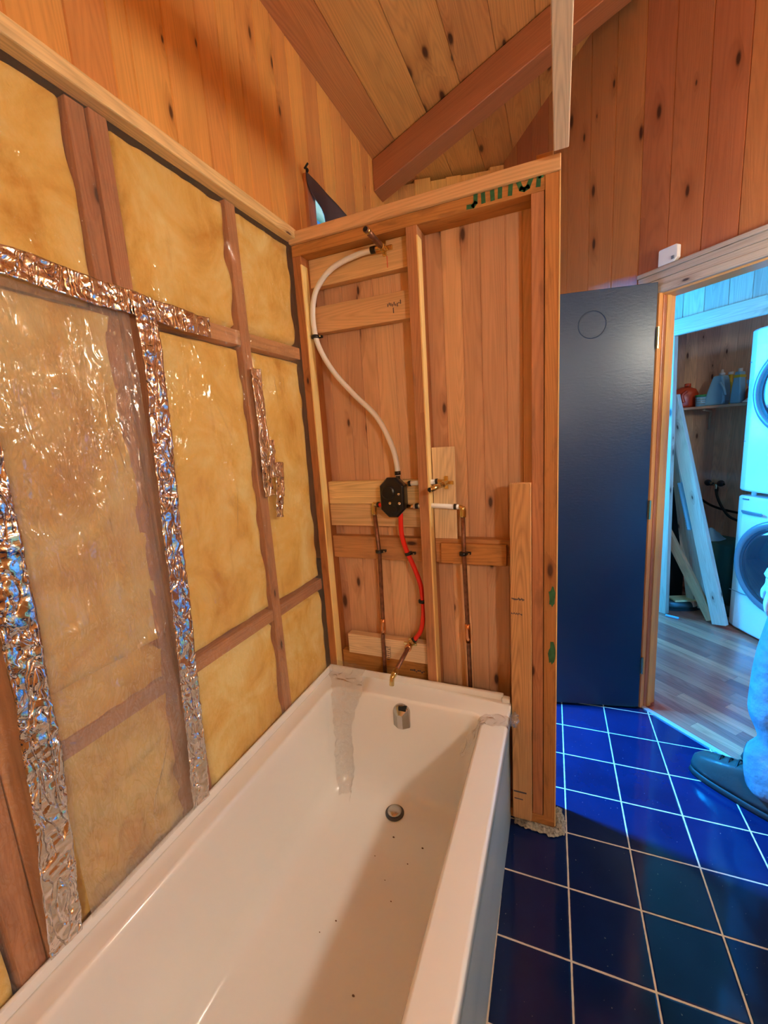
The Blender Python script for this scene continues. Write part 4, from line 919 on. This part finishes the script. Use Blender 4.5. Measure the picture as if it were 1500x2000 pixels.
# shelf
sh = thing('laundry_shelf', 'long wooden shelf on the alcove wall holding laundry bottles', 'shelf', tuple(ap(5.09, 2.2, 1.54)))
b = MB(); b.obox(ap(4.92, 2.08, 1.535), (dd, Nw, (0, 0, 1)), (.55, .12, .010)); b.build('shelf_board', 'closetwood', sh, bevel=.002)
b = MB(); P_ = [ap(5.085, 2.085, 1.35), ap(5.06, 2.083, 1.48), ap(4.99, 2.07, 1.515), ap(4.83, 2.0, 1.517)]; b.tube([P_[0], P_[0].lerp(P_[1], .9), P_[2] + Vector((0, 0, -.01)), P_[3]], .010, 8); b.build('shelf_bracket', 'whitewood', sh)
SZ = 1.546
def bottle_shape(b, c, w_, d_, h_, seg=24, neck=.3, nh=.18):
    b.lathe([(.45, 0), (.5, .03 * h_), (.5, .55 * h_), (.42, .72 * h_), (neck * .5, (1 - nh) * h_), (neck * .5, h_)], c, (0, 0, 1), seg, w_, d_)
def lp(x, z=SZ, c=4.85): return ap(c, x, z)
# red jug
t = thing('detergent_jug', 'round red detergent jug at the left end of the shelf', 'bottle', tuple(lp(1.90)))
b = MB(); b.lathe([(.085, 0), (.095, .02), (.095, .11), (.075, .15), (.03, .17)], lp(1.893), (0, 0, 1), 28, 1.0, .65); b.build('jug_body', 'red_plastic', t, smooth=True)
b = MB(); b.tube(catmull([lp(1.868, SZ + .04, 4.74), lp(1.855, SZ + .10, 4.73), lp(1.885, SZ + .135, 4.75)], 6), .012, 10); b.build('jug_handle', 'red_plastic', t, smooth=True)
b = MB(); b.lathe([(.024, 0), (.024, .028), (.018, .03)], lp(1.905, SZ + .168), (0, 0, 1), 20); b.build('jug_cap', 'red_plastic', t, smooth=True)
t = thing('plastic_pot', 'small pale pot with green lid beside the red jug', 'pot', tuple(lp(1.975)))
b = MB(); b.lathe([(.036, 0), (.040, .075)], lp(1.975, SZ, 4.80), (0, 0, 1), 24); b.build('pot_body', 'blue_plastic', t, smooth=True)
b = MB(); b.lathe([(.043, 0), (.043, .014), (.040, .017)], lp(1.975, SZ + .075, 4.80), (0, 0, 1), 24); b.build('pot_lid', 'green_plastic', t, smooth=True)
b = MB()
for k in range(3): b.lathe([(.0395 + .0008 * k, .02 + .016 * k), (.0395 + .0008 * k, .024 + .016 * k)], lp(1.975, SZ, 4.80), (0, 0, 1), 24)
b.build('pot_label_lines', 'grey_ring', t)
# big pale blue jug
t = thing('detergent_jug', 'large pale blue jug with slanted shoulder in the middle of the shelf', 'bottle', tuple(lp(2.07)))
b = MB()
ol = [(-.075, 0), (.062, 0), (.070, .03), (.066, .12), (.055, .19), (.045, .225), (-.020, .225), (-.032, .19), (-.055, .12), (-.078, .04)]
b.loft([[tuple(lp(2.072, SZ + v, 4.85) + dd * u + (-Nw) * dq) for u, v in ol] for dq in (-.045, .045)], True, True); b.build('jug_body', 'blue_plastic', t, bevel=.012)
b = MB(); b.lathe([(.020, 0), (.020, .018), (.012, .022), (.008, .045)], lp(2.085, SZ + .225), (0, 0, 1), 18); b.build('jug_cap', 'white_plastic', t, smooth=True)
b = MB(); b.tube(catmull([lp(2.062, SZ + .17, 4.775), lp(2.082, SZ + .12, 4.772), lp(2.092, SZ + .07, 4.775)], 5), .010, 8); b.build('grip', 'blue_plastic', t, smooth=True)
# yellow + white cartons
t = thing('cleaner_bottle', 'yellow bottle squeezed between two pale jugs on the shelf', 'bottle', tuple(lp(2.135)))
b = MB(); bottle_shape(b, lp(2.150, SZ, 4.945), .055, .06, .23, neck=.5); b.build('bottle_body', 'yellow_plastic', t, smooth=True); b = MB(); b.lathe([(.018, 0), (.018, .02)], lp(2.150, SZ + .228, 4.945)); b.build('bottle_cap', 'white_plastic', t)
t = thing('cleaner_jug', 'tall white tapering jug with yellow band right of the yellow bottle', 'bottle', tuple(lp(2.16)))
b = MB(); ol = [(-.012, 0), (.060, 0), (.056, .12), (.046, .235), (.010, .235), (-.005, .12)]
b.loft([[tuple(lp(2.148, SZ + v, 4.83) + dd * u + (-Nw) * dq) for u, v in ol] for dq in (-.035, .035)], True, True); b.build('jug_body', 'blue_plastic', t, bevel=.008)
b = MB(); b.obox(lp(2.148, SZ + .20, 4.83) + dd * .028, (dd, Nw, (0, 0, 1)), (.022, .0365, .010)); b.build('yellow_band', 'yellow_plastic', t)
b = MB(); b.lathe([(.014, 0), (.014, .022)], lp(2.168, SZ + .235, 4.83)); b.build('jug_cap', 'white_plastic', t)
t = thing('spray_bottle', 'reddish spray bottle with pale blue trigger beside the dryer', 'bottle', tuple(lp(2.22)))
b = MB(); bottle_shape(b, lp(2.240, SZ, 4.88), .075, .06, .14, neck=.4); b.build('bottle_body', 'red_plastic', t, smooth=True)
b = MB(); b.obox(lp(2.237, SZ + .155, 4.88), (dd, Nw, (0, 0, 1)), (.030, .012, .014)); b.obox(lp(2.223, SZ + .140, 4.88), (dd, Nw, (0, 0, 1)), (.005, .006, .018)); b.build('trigger_head', 'blue_plastic', t, bevel=.003)
b = MB(); b.grid(lambda u, v: lp(2.205, SZ + .002, 4.76) + dd * (u - .5) * .09 + Nw * (v - .5) * .06 + Vector((0, 0, .03 * math.sin(math.pi * u) * math.sin(math.pi * v) * (1 + .7 * noise.noise(Vector((u * 5, v * 5, 0)))))), 16, 12)
tag(b.build('folded_rag', 'white_plastic', smooth=True, merge=False), 'crumpled white rag at the right end of the shelf', 'cloth')
# valves and hoses
t = thing('water_valves', 'pair of chrome washer water valves on the alcove wall', 'valve', tuple(ap(5.08, 2.125, .90)))
for x in (2.095, 2.165):
    b = MB(); b.lathe([(.020, 0), (.026, .006), (.026, .022), (.016, .030)], ap(5.02, x, .905), tuple(Nw), 16); b.build('valve_knob', 'metal_dark', t, smooth=True)
    b = MB(); b.lathe([(.009, 0), (.009, .006)], ap(4.965, x, .905), tuple(Nw), 12); b.build('knob_centre', 'chrome', t)
b = MB(); b.obox(ap(5.05, 2.13, .893), (dd, Nw, (0, 0, 1)), (.035, .018, .015)); b.tube([ap(5.03, 2.135, .89), ap(5.03, 2.135, .845)], .010, 10); b.build('valve_body', 'chrome', t, bevel=.003)
b = MB(); b.tube(catmull([ap(5.02, 2.135, .85), ap(4.98, 2.14, .78), ap(4.95, 2.165, .70), ap(4.95, 2.21, .635), ap(4.97, 2.30, .60)], 8), .010, 10); tag(b.build('washer_hose', 'black_plastic', smooth=True), 'black hose dropping from the water valves behind the washer', 'hose')
b = MB(); b.tube(catmull([ap(5.0, 2.03, .78), ap(4.98, 2.09, .725), ap(4.97, 2.16, .695), ap(4.98, 2.27, .675)], 8), .010, 10); tag(b.build('washer_hose', 'black_plastic', smooth=True), 'nearly level black hose crossing behind the washer', 'hose')
# bin with bag
t = thing('laundry_bin', 'dark teal fabric bin with a pale blue bag between board and washer', 'bin', tuple(ap(4.6, 2.08, 0)))
b = MB(); lo = []
for z, k in ((0, .85), (.03, .9), (.25, .97), (.49, 1.0), (.50, .97)):
    lo.append([tuple(ap(4.62, 2.09, z) + dd * (u * .15 * k) + Nw * (v * .14 * k) + noise.noise_vector(Vector((u * 2, v * 2, z * 6))) * .012) for u, v in [(p[0], p[1]) for p in rrect(-1, 1, -1, 1, .3, 0)]])
b.loft(lo, True, True); b.build('bin_body', 'teal_fabric', t, smooth=True)
b = MB(); b.grid(lambda u, v: ap(4.60, 2.075, .495) + dd * (u - .5) * .19 + Nw * (v - .5) * .18 + Vector((0, 0, .10 * (1 - u) * math.sin(math.pi * min(1, u + .25)) * math.sin(math.pi * v) * (1 + .6 * noise.noise(Vector((u * 4, v * 4, 7)))))), 24, 20); b.build('bag', 'blue_plastic', t, smooth=True, merge=False)
# dark shoes on the floor
def shoe(c, ang, label):
    t = thing('shoe', label, 'shoe', c, ); ca, sa = math.cos(ang), math.sin(ang)
    def q(u, v, z): return (c[0] + ca * u - sa * v, c[1] + sa * u + ca * v, z)
    def lp_(z, k, u0=-.13, u1=.13): return [q((u0 + u1) / 2 + (u1 - u0) / 2 * math.cos(a) , .045 * k * math.sin(a) * (1 + .15 * math.cos(a)), z) for a in [2 * math.pi * i / 20 for i in range(20)]]
    b = MB(); b.loft([lp_(.0, 1), lp_(.018, 1.03)], True, True); b.build('shoe_sole', 'sole', t)
    b = MB(); b.loft([lp_(.018, .98), lp_(.04, 1.0), lp_(.06, .85, -.125, .10), lp_(.075, .6, -.12, .02)], True, True); b.build('shoe_upper', 'boot', t, smooth=True)
shoe((1.80, 2.27, .0), .3, 'dark shoe lying at the foot of the brown leaning boards'); shoe((2.02, 2.26, 0), -.6, 'dark shoe mostly hidden behind the widest leaning board')
b = MB(); b.obox((1.80, 2.27, .085), (Vector((.95, .3, 0)), Vector((-.3, .95, 0)), (0, 0, 1)), (.08, .05, .008)); tag(b.build('wood_scrap', 'lam', bevel=.004), 'flat tan scrap lying on top of the dark shoe', 'lumber')
b = MB(); b.beam((1.66, 2.10, .008), (1.735, 2.06, .008), .014, .012); tag(b.build('pale_stick', 'blue_plastic', bevel=.002), 'thin pale stick on the floor beside the upright board', 'stick')

# ================================================================ person in the doorway
def skin(name, verts, edges, radii, mat, parent=None, root=0, sub=2):
    me = bpy.data.meshes.new(name); me.from_pydata(verts, edges, []); o = bpy.data.objects.new(name, me); COL.objects.link(o)
    o.modifiers.new('skin', 'SKIN'); me.materials.append(M[mat])
    if not me.skin_vertices: 
        bm = bmesh.new(); bm.from_mesh(me); bm.verts.layers.skin.verify(); bm.to_mesh(me); bm.free()
    for i, r in enumerate(radii):
        sv = me.skin_vertices[0].data[i]; sv.radius = r if isinstance(r, tuple) else (r, r); sv.use_root = (i == root)
    s = o.modifiers.new('sub', 'SUBSURF'); s.levels = sub; s.render_levels = sub; o.modifiers['skin'].use_smooth_shade = True
    if parent: o.parent = parent; o.matrix_parent_inverse = Matrix.Translation(parent.location).inverted()
    return o
pf = Vector((-.74, .67, 0)).normalized(); pr_ = Vector((pf.y, -pf.x, 0))    # forward, right-hand side of the person
FT = Vector((1.655, .285, 0))                                        # left ankle on the floor
PB = FT + pr_ * .12 + pf * (-.03)                                          # body centre
def P3(f, r, z): return tuple(PB + pf * f + pr_ * r + Vector((0, 0, z)))
person = thing('person', 'person in baggy work trousers, boots and gloves standing in the doorway', 'person', tuple(PB))
LA = FT - PB; lf, lr = LA.dot(pf), LA.dot(pr_)
V_ = [P3(0, 0, .95), P3(.0, 0, 1.08), P3(.01, 0, 1.25), P3(.0, 0, 1.40), P3(-.01, 0, 1.48), P3(.0, 0, 1.55), P3(.02, 0, 1.62), P3(.02, 0, 1.70),
      P3(0, -.09, .90), P3(lf * .5 + .05, lr * .9, .50), P3(lf, lr, .10),
      P3(0, .09, .90), P3(.03, .12, .50), P3(-.04, .13, .10),
      P3(-.01, -.17, 1.41), P3(-.03, -.22, 1.12), P3(.06, -.21, .93),
      P3(-.01, .17, 1.41), P3(-.03, .23, 1.12), P3(.04, .22, .88)]
E_ = [(0, 1), (1, 2), (2, 3), (3, 4), (4, 5), (5, 6), (6, 7), (0, 8), (8, 9), (9, 10), (0, 11), (11, 12), (12, 13), (3, 14), (14, 15), (15, 16), (3, 17), (17, 18), (18, 19)]
R_ = [(.13, .10), (.12, .09), (.14, .10), (.13, .09), .055, .06, .085, .07, .085, .055, .035, .085, .055, .035, .048, .036, .026, .048, .036, .026]
skin('body', V_, E_, R_, 'skin', person)
# trousers
def leg(f0, r0, pts, rad): pass
V2 = [P3(0, 0, .97), P3(0, 0, .88), P3(0.01, -.09, .82), P3(lf + .03, lr + .0, .60), P3(lf + .03, lr, .46), P3(lf + .035, lr, .40), P3(lf + .005, lr, .30), P3(lf + .03, lr, .25), P3(lf + .02, lr, .15), P3(lf + .0, lr, .085),
      P3(0.01, .09, .82), P3(.03, .12, .50), P3(-.02, .13, .30), P3(-.04, .13, .08)]
E2 = [(0, 1), (1, 2), (2, 3), (3, 4), (4, 5), (5, 6), (6, 7), (7, 8), (8, 9), (1, 10), (10, 11), (11, 12), (12, 13)]
R2_ = [(.155, .12), (.15, .125), .11, .09, .092, .090, .058, .100, .094, .096, .11, .085, .075, .085]
skin('trousers', V2, E2, R2_, 'pants', person, 0)
skin('shirt', [P3(0, 0, .96), P3(0, 0, 1.1), P3(.01, 0, 1.27), P3(0, 0, 1.42), P3(-.005, 0, 1.47), P3(-.01, -.19, 1.40), P3(-.025, -.215, 1.20), P3(-.01, .19, 1.40), P3(-.025, .225, 1.20)],
     [(0, 1), (1, 2), (2, 3), (3, 4), (3, 5), (5, 6), (3, 7), (7, 8)], [(.165, .125), (.16, .12), (.165, .12), (.14, .105), .075, .07, .06, .07, .06], 'shirt', person, 1)
# boots
def boot(org, label=None):
    def q(f, r, z): return tuple(org + pf * f + pr_ * r + Vector((0, 0, z)))
    def lp_(f0, f1, k, z, dz=0): 
        out = []
        for i in range(24):
            a = 2 * math.pi * i / 24; f = (f0 + f1) / 2 + (f1 - f0) / 2 * math.cos(a); wv = (.040 + .012 * max(0, math.cos(a)) - .004 * max(0, -math.cos(a))) * k
            sn_a = math.sin(a); out.append(q(f, wv * math.copysign(abs(sn_a) ** .62, sn_a), z + dz * max(0, math.cos(a))))
        return out
    b = MB(); b.loft([lp_(-.045, .290, 1.10, .0), lp_(-.048, .295, 1.14, .012), lp_(-.045, .290, 1.10, .028)], True, True); bo = b.build('boot_sole', 'sole', person, smooth=True)
    b = MB(); b.loft([lp_(-.042, .286, 1.06, .026), lp_(-.045, .288, 1.10, .050), lp_(-.044, .282, 1.07, .078), lp_(-.044, .262, .98, .100, -.002), lp_(-.046, .20, .92, .122, -.002), lp_(-.052, .11, .88, .15), lp_(-.058, .07, .88, .21)], True, True)
    up = b.build('boot_upper', 'boot', person, smooth=True)
    b = MB()
    for k, (f, z) in enumerate(((.185, .124), (.155, .134), (.125, .148))): b.tube(catmull([q(f, -.030, z - .012), q(f + .004, 0, z + .008), q(f, .030, z - .012)], 4), .0035, 6)
    b.build('boot_laces', 'sole', up, smooth=True)
boot(FT); boot(PB + pf * (-.04) + pr_ * .13)
# hand with five fingers (left hand, gloved)
def hand(wr, dirn, palmn, side, mat, nm):
    wr = Vector(wr); dirn = Vector(dirn).normalized(); pn = Vector(palmn).normalized(); sd = dirn.cross(pn).normalized() * side
    V = [wr - dirn * .03, wr + dirn * .01, wr + dirn * .05]; E = [(0, 1), (1, 2)]; R = [(.032, .028), (.034, .022), (.040, .020)]
    for i, (o_, ln) in enumerate(((-.030, .062), (-.010, .074), (.010, .070), (.029, .055))):
        k = len(V); a = wr + dirn * .088 + sd * o_
        V += [wr + dirn * .055 + sd * o_ * .8, a, a + dirn * ln * .45 + pn * .010, a + dirn * ln * .78 + pn * .028, a + dirn * ln * .92 + pn * .046]
        E += [(2, k), (k, k + 1), (k + 1, k + 2), (k + 2, k + 3), (k + 3, k + 4)]; R += [.012, .0105, .0095, .009, .008]
    k = len(V); V += [wr + dirn * .025 - sd * .030 + pn * .012, wr + dirn * .055 - sd * .050 + pn * .025, wr + dirn * .085 - sd * .052 + pn * .035]
    E += [(1, k), (k, k + 1), (k + 1, k + 2)]; R += [.014, .011, .0095]
    return skin(nm, [tuple(v) for v in V], E, R, mat, person, 1)
wl = Vector(P3(.06, -.21, .93))
hand(wl, (0, 0, -1), tuple(pr_), 1, 'glove', 'left_glove'); hand(Vector(P3(.04, .22, .88)), (0, 0, -1), tuple(-pr_), -1, 'glove', 'right_glove')
b = MB(); b.lathe([(.036, 0), (.042, .012), (.036, .030)], wl + Vector((0, 0, .005)), (0, 0, 1), 20); b.build('glove_cuff', 'glove', person, smooth=True)
# head features + hair
hc = Vector(P3(.02, 0, 1.665))
b = MB(); b.lathe([(.005, -.02), (.085, 0), (.098, .03), (.085, .075), (.05, .10), (.01, .108)], hc - pf * .012, (0, 0, 1), 24, 1, 1); b.build('hair', 'hair', person, smooth=True)
b = MB()
b.tube([hc + pf * .085 + Vector((0, 0, .0)), hc + pf * .108 + Vector((0, 0, -.035)), hc + pf * .088 + Vector((0, 0, -.045))], [.006, .012, .008], 8)
for s in (-1, 1): b.lathe([(.004, -.008), (.016, 0), (.010, .010)], hc + pr_ * .088 * s, tuple(pr_ * s), 12, .6, 1)
b.build('nose_and_ears', 'skin', person, smooth=True)
b = MB()
for s in (-1, 1): b.lathe([(.002, 0), (.009, .002), (.003, .007)], hc + pf * .083 + pr_ * .03 * s, tuple(pf), 12)
b.build('eyes', 'dark', person, smooth=True)
b = MB(); b.tube([hc + pf * .086 + pr_ * -.022 + Vector((0, 0, -.065)), hc + pf * .092 + Vector((0, 0, -.067)), hc + pf * .086 + pr_ * .022 + Vector((0, 0, -.065))], .004, 8); b.build('mouth', 'red_plastic', person, smooth=True)
# house wrap letters as mesh (fragments visible through the window)
lm = MB()
def lw(y0_, y1_, z0_, z1_): lm.box(-.949, -.944, y0_, y1_, z0_, z1_)
for r in range(3):
    for k in range(4):
        yy = 1.45 + k * .26; zz = 2.95 + r * .24
        lw(yy, yy + .02, zz, zz + .07); lw(yy + .04, yy + .055, zz, zz + .07); lw(yy + .04, yy + .10, zz + .055, zz + .07); lw(yy, yy + .08, zz - .05, zz - .03)
lm.build('wrap_lettering', 'blue_ink', hw)
